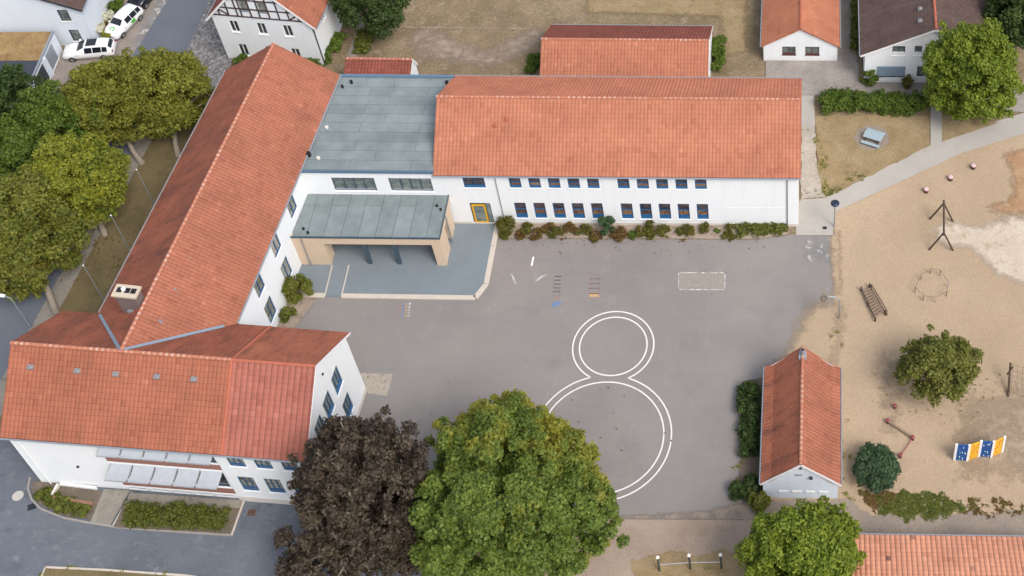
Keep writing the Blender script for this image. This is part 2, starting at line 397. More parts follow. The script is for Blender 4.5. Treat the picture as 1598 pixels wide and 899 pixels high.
# ------------------------------------------------------------------ windows
_wc = {}
def win(root, P, ex, w, h, frame, panes, vx=(), hz=(), panel=0.0, panel_mat=None, sill=None, depth=0.14, label=None, bw=0.07):
    """window frame (one mesh) in a wall opening, its panes as children; P is the lower left corner on the wall face"""
    key = (round(w, 2), round(h, 2), frame.name, tuple(p.name for p in panes), tuple(vx), tuple(hz), panel, sill is None)
    if key not in _wc:
        f = MB(); y0, y1 = depth - 0.085, depth + 0.02
        f.box(0, bw, y0, y1, 0, h); f.box(w - bw, w, y0, y1, 0, h)
        f.box(bw, w - bw, y0, y1, h - bw, h); f.box(bw, w - bw, y0, y1, 0, bw)
        z0 = bw
        if panel: f.box(bw, w - bw, y0 + 0.01, y1, bw, panel, mi=1); z0 = panel
        for a in hz: f.box(bw, w - bw, y0 + 0.004, y1, h * a - bw / 2, h * a + bw / 2, mi=1)
        zz = [z0] + [h * a for a in hz] + [h - bw]
        for a in vx:
            for k in range(len(zz) - 1): f.box(w * a - bw / 2, w * a + bw / 2, y0 + 0.008, y1, zz[k] + (bw / 2 if k else 0), zz[k + 1] - (bw / 2 if k < len(zz) - 2 else 0))
        if sill: f.box(-0.06, w + 0.06, -0.06, depth - 0.087, -0.07, 0.012, mi=2)
        fm = f.mesh('window', [frame, panel_mat or frame, sill or frame])
        pm = []
        for k in range(len(zz) - 1):
            g = MB(); g.box(bw * 0.8, w - bw * 0.8, depth - 0.02, depth - 0.005, zz[k], zz[k + 1])
            pm.append(g.mesh('pane', panes[min(k, len(panes) - 1)]))
        _wc[key] = (fm, pm)
    fm, pm = _wc[key]
    o = link('window', fm, root, Vector(P) - root.location, math.atan2(ex[1], ex[0]), label)
    for p in pm: link('pane', p, o)
    return o

def wall_windows(root, P, ex, specs):
    ex = Vector((ex[0], ex[1], 0)).normalized()
    for (a, b, z0, z1, kw) in specs:
        q = Vector((P[0], P[1], 0)) + ex * a + Vector((0, 0, z0))
        win(root, q, ex, b - a, z1 - z0, **kw)

def ridge_caps(root, p, q, mat, name='ridge', r=0.13):
    p, q = Vector(p), Vector(q); L = (q - p).length; n = max(2, int(L / 0.42)); d = (q - p) / L
    mb = MB(); sx = d.cross(Vector((0, 0, 1))).normalized(); up = sx.cross(d).normalized()
    for i in range(n):
        a, b = L * i / n, L * (i + 1) / n
        for k in range(6):
            t0, t1 = math.pi * (k / 6.0), math.pi * ((k + 1) / 6.0)
            def pt(s, t, rr): return tuple(p + d * s + sx * rr * math.cos(t) + up * (rr * math.sin(t) * 0.8 - 0.03))
            ra, rb = r * 1.05, r * 0.9
            mb.face([pt(a, t0, ra), pt(b, t0, rb), pt(b, t1, rb), pt(a, t1, ra)][::-1], [(a, 0), (b, 0), (b, 1), (a, 1)][::-1])
    return mb.build(name, mat, root)

def gutter(root, p, q, mat=None, r=0.07, name='gutter'):
    g = MB(); g.tube([p, q], r, 6); return g.build(name, mat or M['zinc'], root)

def pipe(root, p, q, mat=None, r=0.05, name='downpipe'):
    g = MB(); g.tube([p, q], r, 6); return g.build(name, mat or M['zinc'], root)

def roof_vent(parent, P, mat, s=0.22):
    g = MB(P); g.box(-s, s, -s * 0.8, s * 0.8, -0.06, 0.10); g.tube([(0, 0, 0.1), (0, 0, 0.26)], s * 0.45, 8)
    return g.build('roof_vent', mat, parent)

# ------------------------------------------------------------------ ground sheets
_lvl = 0
def sheet(name, pts, mat, lvl, kind='structure', parent=None, world=False):
    P = [Vector((p[0], p[1], 0)) if world else at(*p) for p in pts]
    ar = sum(P[i].x * P[(i + 1) % len(P)].y - P[(i + 1) % len(P)].x * P[i].y for i in range(len(P)))
    if ar < 0: P = P[::-1]
    global _lvl; _lvl += 1
    mb = MB(); mb.face([(p.x, p.y, 0.0035 * _lvl) for p in P])
    return mb.build(name, mat, parent, kind=kind if parent is None else None)

def ragged(pts, amp=0.15, n=6, seed=1):
    """subdivide a pixel polygon into an uneven natural outline (world xy)"""
    rg = random.Random(seed); P = [at(*p) for p in pts]; out = []
    for i in range(len(P)):
        a, b = P[i], P[(i + 1) % len(P)]; d = (b - a); nrm = Vector((-d.y, d.x, 0)).normalized()
        k = max(2, int(d.length / 0.45))
        for j in range(k):
            q = a + d * (j / k); o = (amp * 1.3 * (math.sin(j * 0.9 + i * 2.1 + seed) + 0.6 * math.sin(j * 2.3 + seed * 3 + i)) + rg.gauss(0, amp * 0.25)) if j else 0
            out.append((q.x + nrm.x * o, q.y + nrm.y * o))
    return out

_soft = {}
def soft_mat(src):
    if src.name in _soft: return _soft[src.name]
    m_ = src.copy(); m_.name = src.name + '_scattered'; t = m_.node_tree
    out = [n for n in t.nodes if n.type == 'OUTPUT_MATERIAL'][0]; sh = out.inputs[0].links[0].from_socket
    at_ = t.nodes.new('ShaderNodeAttribute'); at_.attribute_name = 'cover'
    geo = t.nodes.new('ShaderNodeNewGeometry'); nz = t.nodes.new('ShaderNodeTexNoise'); nz.inputs['Scale'].default_value = 1.1; nz.inputs['Detail'].default_value = 8; nz.inputs['Roughness'].default_value = 0.72
    t.links.new(geo.outputs['Position'], nz.inputs['Vector'])
    ad = t.nodes.new('ShaderNodeMath'); ad.operation = 'ADD'; t.links.new(nz.outputs['Fac'], ad.inputs[0]); t.links.new(at_.outputs['Fac'], ad.inputs[1])
    rp = t.nodes.new('ShaderNodeMapRange'); rp.inputs[1].default_value = 0.85; rp.inputs[2].default_value = 1.25; t.links.new(ad.outputs[0], rp.inputs[0])
    tr = t.nodes.new('ShaderNodeBsdfTransparent'); mx = t.nodes.new('ShaderNodeMixShader')
    t.links.new(rp.outputs[0], mx.inputs[0]); t.links.new(tr.outputs[0], mx.inputs[1]); t.links.new(sh, mx.inputs[2]); t.links.new(mx.outputs[0], out.inputs[0])
    _soft[src.name] = m_; return m_

def soft_sheet(name, pts, mat, rim=1.2, peak=1.0):
    global _lvl; _lvl += 1; z = 0.0035 * _lvl
    P = np.array([at(*p)[:2] for p in pts]); n = len(P)
    x0, y0 = P.min(0); x1, y1 = P.max(0); st = max(0.3, min(rim * 0.5, 0.6))
    gx = np.arange(x0 - st, x1 + st, st); gy = np.arange(y0 - st, y1 + st, st)
    X, Y = np.meshgrid(gx, gy); ins = np.zeros(X.shape, bool); dist = np.full(X.shape, 1e9)
    for i in range(n):
        (ax, ay), (bx_, by_) = P[i - 1], P[i]
        if ay != by_: ins ^= ((ay > Y) != (by_ > Y)) & (X < (bx_ - ax) * (Y - ay) / (by_ - ay) + ax)
        l2 = (bx_ - ax) ** 2 + (by_ - ay) ** 2; t_ = np.clip(((X - ax) * (bx_ - ax) + (Y - ay) * (by_ - ay)) / l2, 0, 1)
        dist = np.minimum(dist, np.hypot(X - ax - t_ * (bx_ - ax), Y - ay - t_ * (by_ - ay)))
    cov = np.where(ins, np.clip(dist / rim, 0, 1) * peak, 0.0); ny, nx = X.shape
    v = np.stack([X, Y, np.full(X.shape, z)], -1).reshape(-1, 3); f = []
    for j in range(ny - 1):
        for i in range(nx - 1):
            if ins[j:j + 2, i:i + 2].any(): f.append((j * nx + i, j * nx + i + 1, (j + 1) * nx + i + 1, (j + 1) * nx + i))
    me = bpy.data.meshes.new(name); me.from_pydata(v.tolist(), [], f); me.materials.append(soft_mat(mat))
    ca = me.attributes.new('cover', 'FLOAT', 'POINT'); ca.data.foreach_set('value', cov.ravel().astype(np.float32))
    me.update(); o = link(name, me); o['kind'] = 'structure'; return o

def kerb(name, pts, mat, wd=0.14, h=0.12, world=False):
    P = [Vector((p[0], p[1], 0)) if world else at(*p) for p in pts]
    mb = MB()
    for a, b in zip(P[:-1], P[1:]): mb.bar(a + Vector((0, 0, h / 2 - 0.02)), b + Vector((0, 0, h / 2 - 0.02)), wd, h + 0.04)
    return mb.build(name, mat, None, kind='structure')

def lines_in(t, col, c, period, axis, width=0.03, amt=0.5):
    return col
GM = {}
GM['field'] = ground_mat('dry_field', [(0.25, (0.150, 0.112, 0.068)), (0.5, (0.215, 0.160, 0.100)), (0.75, (0.285, 0.220, 0.145))], 0.22,
    patches=[(0.5, 0.50, 0.70, (0.12, 0.105, 0.048), 0.5), (0.9, 0.56, 0.72, (0.34, 0.275, 0.19), 0.7), (3.0, 0.54, 0.70, (0.11, 0.085, 0.048), 0.7), (4.5, 0.58, 0.68, (0.36, 0.30, 0.21), 0.6)], grain=0.5, gscale=6, bump=1.0)
GM['lawn'] = ground_mat('dry_lawn', [(0.25, (0.105, 0.085, 0.042)), (0.55, (0.155, 0.12, 0.062)), (0.8, (0.20, 0.15, 0.085))], 0.35,
    patches=[(0.8, 0.58, 0.75, (0.10, 0.065, 0.035), 0.5), (1.5, 0.60, 0.74, (0.11, 0.115, 0.04), 0.5)], grain=0.35, gscale=9, bump=0.8)
GM['patchlawn'] = ground_mat('scorched_lawn', [(0.25, (0.20, 0.145, 0.075)), (0.5, (0.27, 0.20, 0.11)), (0.8, (0.33, 0.255, 0.155))], 0.6,
    patches=[(1.6, 0.58, 0.72, (0.13, 0.105, 0.045), 0.6), (5.0, 0.6, 0.75, (0.12, 0.085, 0.05), 0.5)], grain=0.4, gscale=9, bump=0.8)
def yard_extra(t, col):
    # stains, repaired strips and faint seams of a worn schoolyard
    col = t.mix(t.math('MULTIPLY', t.ramp(t.noise(0.9, 7, 0.75, vec=t.mapping(t.pos(), scale=(1, 0.55, 1), loc=(3, 8, 0))), [(0.56, 0.0), (0.64, 1.0)]), 0.22), col, (0.30, 0.285, 0.275))
    col = t.mix(t.math('MULTIPLY', t.ramp(t.noise(2.3, 6, 0.8), [(0.60, 0.0), (0.70, 1.0)]), 0.42), col, (0.36, 0.34, 0.32))
    # worn lanes, long repaired strips and dark drips
    sx = t.ramp(t.noise(0.7, 6, 0.7, vec=t.mapping(t.pos(), scale=(0.25, 1.6, 1), rot=(0, 0, 0.1))), [(0.52, 0.0), (0.66, 1.0)])
    col = t.mix(t.math('MULTIPLY', sx, 0.28), col, (0.17, 0.165, 0.17))
    col = t.mix(t.math('MULTIPLY', t.ramp(t.noise(5.5, 3, 0.8), [(0.70, 0.0), (0.74, 1.0)]), 0.5), col, (0.12, 0.115, 0.115))
    col = t.mix(t.math('MULTIPLY', t.ramp(t.noise(0.06, 3, 0.5, vec=t.mapping(t.pos(), loc=(5, 2, 0))), [(0.45, 0.0), (0.65, 1.0)]), 0.35), col, (0.255, 0.245, 0.235))
    v = t.voro(0.16, vec=t.mapping(t.pos(), scale=(0.5, 1, 1)), feature='DISTANCE_TO_EDGE')
    col = t.mix(t.math('MULTIPLY', t.ramp(v, [(0.0, 1.0), (0.005, 0.0)]), 0.0), col, (0.13, 0.125, 0.13))
    return col
GM['yard'] = ground_mat('worn_asphalt', [(0.28, (0.197, 0.181, 0.176)), (0.5, (0.226, 0.206, 0.194)), (0.72, (0.254, 0.233, 0.216))], 0.10,
    patches=[(0.25, 0.56, 0.72, (0.178, 0.167, 0.171), 0.6), (0.6, 0.60, 0.72, (0.269, 0.242, 0.221), 0.35)], grain=0.10, gscale=22, bump=0.3, extra=yard_extra)
GM['road'] = ground_mat('dark_asphalt', [(0.28, (0.092, 0.104, 0.125)), (0.5, (0.115, 0.128, 0.151)), (0.72, (0.137, 0.152, 0.176))], 0.16,
    patches=[(0.5, 0.55, 0.7, (0.070, 0.080, 0.101), 0.6), (1.2, 0.60, 0.70, (0.185, 0.200, 0.224), 0.55), (3.2, 0.60, 0.72, (0.074, 0.080, 0.092), 0.5)], grain=0.2, gscale=14, bump=0.4, extra=lambda t, c: t.mix(t.math('MULTIPLY', t.ramp(t.noise(1.2, 7, 0.75, vec=t.mapping(t.pos(), scale=(0.5, 1.4, 1), rot=(0, 0, 0.5)), dist=1.2), [(0.52, 0.0), (0.64, 1.0)]), 0.38), c, (0.20, 0.21, 0.225)))
GM['street'] = ground_mat('street_asphalt', [(0.3, (0.114, 0.127, 0.152)), (0.7, (0.133, 0.148, 0.175))], 0.3, grain=0.10, gscale=20, bump=0.3)
GM['cobble'] = ground_mat('cobblestone', [(0.3, (0.17, 0.165, 0.165)), (0.7, (0.25, 0.24, 0.235))], 0.4,
    extra=lambda t, c: t.mix(1.0, t.mix(1.0, c, t.ramp(t.voro(4.2, out='Color'), [(0.1, 0.6), (0.9, 1.45)]), 'MULTIPLY'), t.ramp(t.voro(4.2, feature='DISTANCE_TO_EDGE'), [(0.0, 0.5), (0.12, 1.0)]), 'MULTIPLY'), grain=0.3, gscale=5)
GM['drive'] = ground_mat('driveway_pavers', [(0.3, (0.215, 0.185, 0.165)), (0.7, (0.29, 0.25, 0.225))], 0.4, grain=0.22, gscale=6,
    patches=[(0.8, 0.55, 0.7, (0.18, 0.165, 0.155), 0.5)])
GM['flags'] = ground_mat('worn_flagstones', [(0.3, (0.17, 0.16, 0.16)), (0.7, (0.235, 0.225, 0.215))], 0.5, grain=0.2, gscale=6,
    patches=[(1.3, 0.56, 0.62, (0.48, 0.46, 0.43), 0.7)])
GM['sand'] = ground_mat('playground_sand', [(0.25, (0.335, 0.248, 0.163)), (0.5, (0.383, 0.288, 0.193)), (0.75, (0.433, 0.331, 0.226))], 0.10,
    patches=[(0.35, 0.50, 0.75, (0.324, 0.250, 0.177), 0.6), (1.1, 0.58, 0.78, (0.443, 0.348, 0.247), 0.45), (2.6, 0.60, 0.72, (0.278, 0.204, 0.135), 0.5)], grain=0.15, gscale=5, bump=1.3)
GM['sand_dim'] = ground_mat('trodden_playground_sand', [(0.3, (0.294, 0.226, 0.161)), (0.7, (0.355, 0.276, 0.196))], 0.3, patches=[(1.4, 0.56, 0.72, (0.242, 0.184, 0.131), 0.6)], grain=0.22, gscale=6, bump=1.0)
GM['sand_white'] = ground_mat('bleached_sand', [(0.3, (0.447, 0.370, 0.281)), (0.7, (0.542, 0.473, 0.386))], 0.5, patches=[(1.2, 0.52, 0.68, (0.378, 0.292, 0.210), 0.9)], grain=0.2, gscale=6, bump=0.9)
GM['sand_rust'] = ground_mat('rusty_sand', [(0.3, (0.317, 0.185, 0.098)), (0.7, (0.396, 0.258, 0.156))], 0.6, patches=[(1.4, 0.54, 0.68, (0.440, 0.353, 0.262), 0.7), (3.0, 0.60, 0.7, (0.194, 0.112, 0.066), 0.7)], grain=0.3, gscale=6, bump=0.9)
GM['sand_grey'] = ground_mat('trodden_sand', [(0.3, (0.230, 0.191, 0.156)), (0.7, (0.306, 0.251, 0.201))], 0.3, patches=[(0.7, 0.55, 0.72, (0.200, 0.178, 0.160), 0.6)], grain=0.2, gscale=7, bump=0.6)
GM['earth'] = ground_mat('trodden_earth', [(0.3, (0.265, 0.205, 0.16)), (0.7, (0.345, 0.275, 0.215))], 0.3, patches=[(0.6, 0.58, 0.72, (0.225, 0.16, 0.10), 0.6)], grain=0.2, gscale=8, bump=0.6)
GM['path'] = ground_mat('concrete_path', [(0.3, (0.348, 0.326, 0.292)), (0.7, (0.400, 0.374, 0.335))], 0.35, grain=0.10, gscale=10, patches=[(0.8, 0.58, 0.75, (0.313, 0.291, 0.258), 0.5)])
GM['gravel'] = ground_mat('weedy_gravel', [(0.3, (0.33, 0.29, 0.245)), (0.7, (0.40, 0.355, 0.30))], 0.5, grain=0.3, gscale=6, patches=[(2.4, 0.60, 0.66, (0.10, 0.115, 0.045), 0.9)])
GM['paveyard'] = ground_mat('grey_pavers', [(0.3, (0.225, 0.20, 0.18)), (0.7, (0.315, 0.285, 0.255))], 0.35, grain=0.25, gscale=5, patches=[(0.7, 0.55, 0.72, (0.19, 0.175, 0.165), 0.6)])
GM['terrace'] = ground_mat('blue_grey_pavers', [(0.3, (0.159, 0.190, 0.213)), (0.7, (0.187, 0.220, 0.244))], 0.4, grain=0.12, gscale=9)
GM['soil'] = ground_mat('bed_soil', [(0.3, (0.26, 0.205, 0.165)), (0.7, (0.36, 0.295, 0.235))], 0.8, grain=0.3, gscale=7, bump=0.9, patches=[(1.3, 0.55, 0.68, (0.15, 0.10, 0.08), 0.8)])
GM['darksoil'] = ground_mat('dark_soil', [(0.3, (0.10, 0.085, 0.065)), (0.7, (0.17, 0.135, 0.105))], 0.8, grain=0.3, gscale=7, bump=0.9)
GM['strip'] = ground_mat('slab_strip', [(0.3, (0.19, 0.175, 0.15)), (0.7, (0.27, 0.245, 0.21))], 0.7, grain=0.2, gscale=6, patches=[(1.4, 0.56, 0.68, (0.13, 0.12, 0.095), 0.7)])
M['kerb'] = plain('kerbstone', (0.50, 0.45, 0.385), 0.9, 0.15, 3)
M['kerb_dark'] = plain('kerbstone_dark', (0.27, 0.25, 0.23), 0.9, 0.2, 3)
M['paint'] = plain('road_paint', (0.72, 0.71, 0.69), 0.8, 0.10, 6)

big = MB(); big.face([(-420, -250, 0), (420, -250, 0), (420, 600, 0), (-420, 600, 0)])
big.build('ground', GM['field'], None, kind='structure')

sheet('yard', [(440, 520), (470, 470), (520, 462), (742, 466), (778, 372), (1180, 374), (1236, 366), (1302, 368), (1302, 500), (1262, 545), (1196, 600), (1190, 700), (1186, 830), (947, 812), (700, 860), (560, 800), (470, 700), (470, 560)], GM['yard'], 3)
sheet('road', [(-60, 500), (-120, 990), (1000, 990), (700, 858), (600, 800), (560, 690), (300, 700), (60, 640)], GM['road'], 2)
sheet('street', [(-63.6, 122), (-58.0, 122), (-58.8, 94.5), (-63.6, 55), (-66.6, 30), (-90, 30), (-68.6, 55), (-63.6, 95.5)], GM['street'], 3, world=True)
sheet('verge_pavement', [(-58.8, 94.5), (-57.6, 94.5), (-62.0, 55), (-63.6, 55)], GM['strip'], 4, world=True)
sheet('cobbled_parking', [(-58.8, 94.5), (-58.0, 122), (-54, 122), (-54.2, 88), (-58.9, 88)], GM['cobble'], 5, world=True)
sheet('driveway', [(-70.2, 86), (-70.2, 96), (-66.9, 97.2), (-65.6, 122), (-63.6, 122), (-63.6, 95.5), (-64.9, 86)], GM['drive'], 2, world=True)
sheet('footway', [(210, 62), (246, 0), (262, 0), (214, 76)], GM['flags'], 4)
sheet('lawn', [(-57.6, 94.5), (-53.5, 88.0), (-50.3, 87.0), (-53.5, 62), (-56, 62.2), (-62.0, 55)], GM['lawn'], 2, world=True)
sheet('sand', [(1302, 330), (1420, 268), (1500, 228), (1620, 200), (1760, 240), (1790, 860), (1320, 826), (1190, 826), (1190, 600), (1250, 545), (1302, 500)], GM['sand'], 2)
soft_sheet('sand', [(1545, 232), (1640, 210), (1660, 340), (1578, 350), (1520, 336), (1528, 312), (1565, 300), (1560, 268)], GM['sand_rust'], 1.8, 0.95)
soft_sheet('sand', [(1425, 352), (1475, 332), (1530, 340), (1572, 322), (1650, 335), (1660, 430), (1600, 462), (1545, 440), (1508, 402), (1462, 395)], GM['sand_white'], 1.8, 0.95)
soft_sheet('sand', [(1236, 470), (1296, 430), (1345, 480), (1330, 580), (1180, 650), (1150, 600), (1200, 540)], GM['sand'], 2.6, 0.9)
soft_sheet('sand', [(1284, 360), (1320, 350), (1325, 470), (1290, 470)], GM['sand'], 0.8, 0.72)
soft_sheet('sand', [(1090, 792), (1190, 770), (1192, 822), (940, 818), (945, 800)], GM['sand_grey'], 0.5, 0.7)
soft_sheet('sand', [(1330, 520), (1450, 530), (1440, 720), (1340, 710)], GM['sand_dim'], 3.5, 0.68)
soft_sheet('sand', [(1450, 580), (1680, 570), (1680, 800), (1440, 790)], GM['sand_dim'], 4.0, 0.68)
soft_sheet('bare_earth', [(600, 60), (660, 20), (760, 60), (840, 20), (900, 60), (780, 125), (640, 110)], GM['earth'], 2.0, 0.62)
soft_sheet('dry_grass_patch', [(900, -20), (1180, -10), (1180, 90), (1120, 100), (1110, 36), (900, 30)], GM['patchlawn'], 1.5, 0.9)
soft_sheet('worn_line', [(820, 44), (590, 41), (590, 46), (820, 49)], GM['sand_white'], 0.12, 0.50)
sheet('trodden_strip', ragged([(1186, 780), (1330, 782), (1360, 806), (1600, 800), (1780, 805), (1790, 870), (1186, 850)], 0.12, seed=8), GM['sand_grey'], 4, world=True)
sheet('earth', [(947, 811), (1186, 813), (1186, 990), (640, 990), (760, 880)], GM['earth'], 4)
sheet('path', [(1242, 368), (1242, 322), (1250, 312), (1286, 310), (1300, 304), (1452, 226), (1452, 166), (1470, 166), (1470, 216), (1620, 170), (1640, 196), (1500, 240), (1302, 332), (1300, 368)], GM['path'], 5)
sheet('gravel_strip', ragged([(1250, 196), (1272, 196), (1276, 270), (1288, 308), (1250, 312)], 0.06, seed=2), GM['gravel'], 4, world=True)
sheet('path', [(1249, 150), (1270, 150), (1272, 197), (1249, 197)], GM['path'], 3)
sheet('scorched_lawn', ragged([(1272, 182), (1450, 180), (1452, 228), (1300, 304), (1288, 306), (1276, 270)], 0.05, seed=4), GM['patchlawn'], 3, world=True)
sheet('scorched_lawn', [(1470, 180), (1540, 190), (1560, 192), (1470, 222)], GM['patchlawn'], 3)
sheet('paved_yard', [(1195, 95), (1302, 95), (1312, 60), (1312, -60), (1338, -60), (1340, 130), (1640, 130), (1700, 170), (1600, 176), (1470, 170), (1450, 150), (1195, 150)], GM['paveyard'], 2)
sheet('planting_bed', [(777, 372), (777, 345), (1236, 350), (1232, 366), (1180, 374)], GM['soil'], 5)
sheet('planting_bed', [(1158, 596), (1192, 590), (1190, 700), (1190, 782), (1150, 782), (1158, 700)], GM['darksoil'], 5)
sheet('planting_bed', [(400, 520), (432, 470), (465, 452), (492, 470), (470, 500), (452, 520)], GM['soil'], 5)

# ------------------------------------------------------------------ the school: one connected building
class Fr:
    def __init__(s, org, yaw_deg):
        s.o = Vector((org[0], org[1], 0)); s.y = R(yaw_deg); s.ex = Vector((math.cos(s.y), math.sin(s.y), 0)); s.ey = Vector((-s.ex.y, s.ex.x, 0))
    def W(s, x, y, z=0.0): return s.o + s.ex * x + s.ey * y + Vector((0, 0, z))
    def mb(s): return MB(s.o, s.y)

school = thing('school_building', 'large white L-shaped school with orange tiled roofs, grey flat-roofed entrance hall and beige entrance canopy', 'school', (-30, 72, 0))

# --- north classroom wing
N = Fr((-30.8, 75.98), 0.47); LN = 29.85; DN = 10.45; ZE = 6.95; ZR = 10.45; YR = 5.28
cls1 = dict(frame=M['bluef'], panes=(M['glass_lo'], M['glass_up']), hz=(0.48,), panel=0.30, panel_mat=M['blue2'], sill=M['white'])
cls2 = dict(frame=M['bluef'], panes=(M['glass_lo'], M['glass_up']), hz=(0.56,), panel=0.52, panel_mat=M['blue2'], sill=M['white'])
sN = []
for a in [6.02 + 1.61 * i for i in range(5)] + [14.95 + 1.592 * i for i in range(5)]:
    sN.append((a, a + 0.97, 0.87, 3.03, cls2)); sN.append((a, a + 0.97, 5.02, 6.55, cls1))
sN.append((2.24, 4.02, 5.0, 6.48, dict(frame=M['bluef'], panes=(M['glass_up'],), vx=(0.5,), panel=0.30, panel_mat=M['blue2'], sill=M['white'])))
doorN = (2.28, 4.03, 0.12, 2.95)
b = N.mb()
b.wall((0, 0), (1, 0), LN, 0, ZE, [s[:4] for s in sN] + [doorN], 0.16)
b.wall((LN, 0), (0, 1), DN, 0, ZE, (), top=[(YR, ZR - 0.1)])
b.wall((LN, DN), (-1, 0), LN, 0, ZE)
b.wall((0, DN), (0, -1), DN, 0, ZE, (), top=[(DN - YR, ZR - 0.1)])
b.build('wall', M['white'], school)
b = N.mb()
for a0, a1 in ((0.3, 2.2), (4.1, LN + 0.03)): b.box(a0, a1, -0.03, -0.003, 0, 0.38)
b.box(LN + 0.003, LN + 0.03, 0, DN, 0, 0.38); b.build('plinth', M['plinth'], school)
wall_windows(school, N.W(0, 0), N.ex, sN)
b = N.mb(); b.slope((-0.05, -0.22, ZE - 0.03), (LN + 0.22, -0.22, ZE - 0.03), (LN + 0.22, YR, ZR), (-0.05, YR, ZR))
rN = b.build('roof', M['tile_new'], school, 'bright orange tiled front slope over the classrooms')
b = N.mb(); b.slope((LN + 0.22, DN + 0.28, ZE - 0.03), (-0.05, DN + 0.28, ZE - 0.03), (-0.05, YR, ZR), (LN + 0.22, YR, ZR))
b.build('roof', M['tile_back'], school, 'dull red tiled rear slope')
ridge_caps(rN, N.W(-0.05, YR, ZR + 0.02), N.W(LN + 0.22, YR, ZR + 0.02), M['ridge'])
gutter(school, N.W(-0.05, -0.30, ZE - 0.10), N.W(LN + 0.22, -0.30, ZE - 0.10))
gutter(school, N.W(-0.05, DN + 0.36, ZE - 0.10), N.W(LN + 0.22, DN + 0.36, ZE - 0.10), M['steel'])
pipe(school, N.W(LN - 0.9, -0.08, 0), N.W(LN - 0.9, -0.08, ZE - 0.1), M['steel'])
pipe(school, N.W(4.95, -0.08, 0), N.W(4.95, -0.08, ZE - 0.1), M['steel'], 0.035)
b = N.mb(); b.box(22.6, LN - 0.98, -0.02, -0.003, 2.55, 2.60); b.build('wall_joint', M['white_grey'], school)
# yellow door with its side panel
d = N.mb(); x0, x1, z0, z1 = doorN
d.box(x0, x1, 0.10, 0.16, z0, z1); door = d.build('door', M['dkframe'], school, 'yellow framed glass door in a dark panel')
d = N.mb()
ya, yb, za, zb = x0 + 0.12, x0 + 1.27, z0 + 0.03, z0 + 2.5
for q in ((ya, ya + 0.13, za, zb), (yb - 0.13, yb, za, zb), (ya + 0.13, yb - 0.13, zb - 0.13, zb), (ya + 0.13, yb - 0.13, za, za + 0.16)): d.box(q[0], q[1], 0.03, 0.098, q[2], q[3])
d.build('door_frame', M['yellow'], door)
d = N.mb(); d.box(ya + 0.13, yb - 0.13, 0.06, 0.09, za + 0.16, zb - 0.13); d.box(yb + 0.06, x1 - 0.06, 0.07, 0.098, za, z1 - 0.1); d.build('pane', M['glass_b'], door)
for px, py in ((790, 187), (772, 197)):
    n = N.ey * -(ZR - ZE) + Vector((0, 0, YR + 0.2)); roof_vent(rN, on_plane(px, py, N.W(0, YR, ZR), n), M['ridge_plain'], 0.16)

# --- south-west wing (frame C) and diagonal wing B
C = Fr((-56.65, 51.88), -4.0); LC = 21.75; DC = 9.6; CZ = 7.45; CR = 11.5; CY_ = 4.85; XB = 15.1
def Cn(y): return CR - (CR - CZ) * abs(y - CY_) / 5.3
b3 = lambda fr, P: fr.W(*P)
blue3 = dict(frame=M['bluef'], panes=(M['curtain'],), vx=(0.35, 0.68), panel=0.36, panel_mat=M['bluef'], sill=M['white'])
low3 = dict(frame=M['bluef'], panes=(M['curtain'],), vx=(0.35, 0.68), panel=0.5, panel_mat=M['bluef'], sill=M['white'])
sC = []
for a in (15.84, 17.80, 19.76):
    sC.append((a - XB, a - XB + 1.2, 1.7, 3.85, low3)); sC.append((a - XB, a - XB + 1.2, 5.35, 6.75, blue3))
# stair-hall bays: tall glazing behind grey awnings, brick parapets, low basement lights
bays = [6.62 + 1.66 * i for i in range(5)]
hall = dict(frame=M['slate'], panes=(M['glass'],), bw=0.08)
sL = []
for a in bays:
    sL.append((a, a + 1.56, 5.15, 6.70, hall)); sL.append((a, a + 1.56, 1.55, 4.12, hall)); sL.append((a + 0.1, a + 1.4, 0.06, 0.46, dict(frame=M['bluef'], panes=(M['glass'],))))
gab = dict(frame=M['bluef'], panes=(M['glass_b'],), vx=(0.33, 0.66), panel=0.5, panel_mat=M['blue2'], sill=M['white'])
sG = []
for s0 in (2.3, 4.35, 6.3):
    y1 = DC - s0; sG.append((y1 - 1.3, y1, 5.25, 7.6, gab)); sG.append((y1 - 1.3, y1, 1.55, 3.85, gab))
b = C.mb()
b.wall((0, 0), (1, 0), XB, 0, CZ, [s[:4] for s in sL], 0.2)
b.face([(XB, 0, 0), (XB, -0.14, 0), (XB, -0.14, CZ), (XB, 0, CZ)][::-1])
b.wall((XB, -0.14), (1, 0), LC - XB, 0, CZ, [s[:4] for s in sC], 0.16)
# east gable as a pentagon wall with openings
b.wall((LC, -0.14), (0, 1), DC + 0.14, 0, 7.70, [(s[0] + 0.14, s[1] + 0.14, s[2], s[3]) for s in sG], 0.16)
b.face([(LC, 0.0, 7.70), (LC, DC, 7.70), (LC, CY_, Cn(CY_) - 0.12)])
b.wall((LC, DC), (-1, 0), LC, 0, CZ)
b.wall((0, DC), (0, -1), DC, 0, CZ); b.face([(0, DC, CZ), (0, 0, CZ), (0, CY_, CR - 0.12)])
b.build('wall', M['white'], school)
b = C.mb(); b.box(XB + 0.05, LC + 0.03, -0.175, -0.143, 0, 0.72); b.box(LC + 0.003, LC + 0.03, -0.14, DC, 0, 0.55); b.build('plinth', M['plinth'], school)
wall_windows(school, C.W(XB, -0.14), C.ex, sC)
for s_ in sL: s_[4]['depth'] = 0.2
wall_windows(school, C.W(0, 0), C.ex, sL)
wall_windows(school, C.W(LC, 0), C.ey, sG)
b = C.mb()
b.box(6.5, XB - 0.05, -0.05, -0.003, 4.42, 5.10); b.box(6.5, XB - 0.05, -0.05, -0.003, 0.80, 1.50)
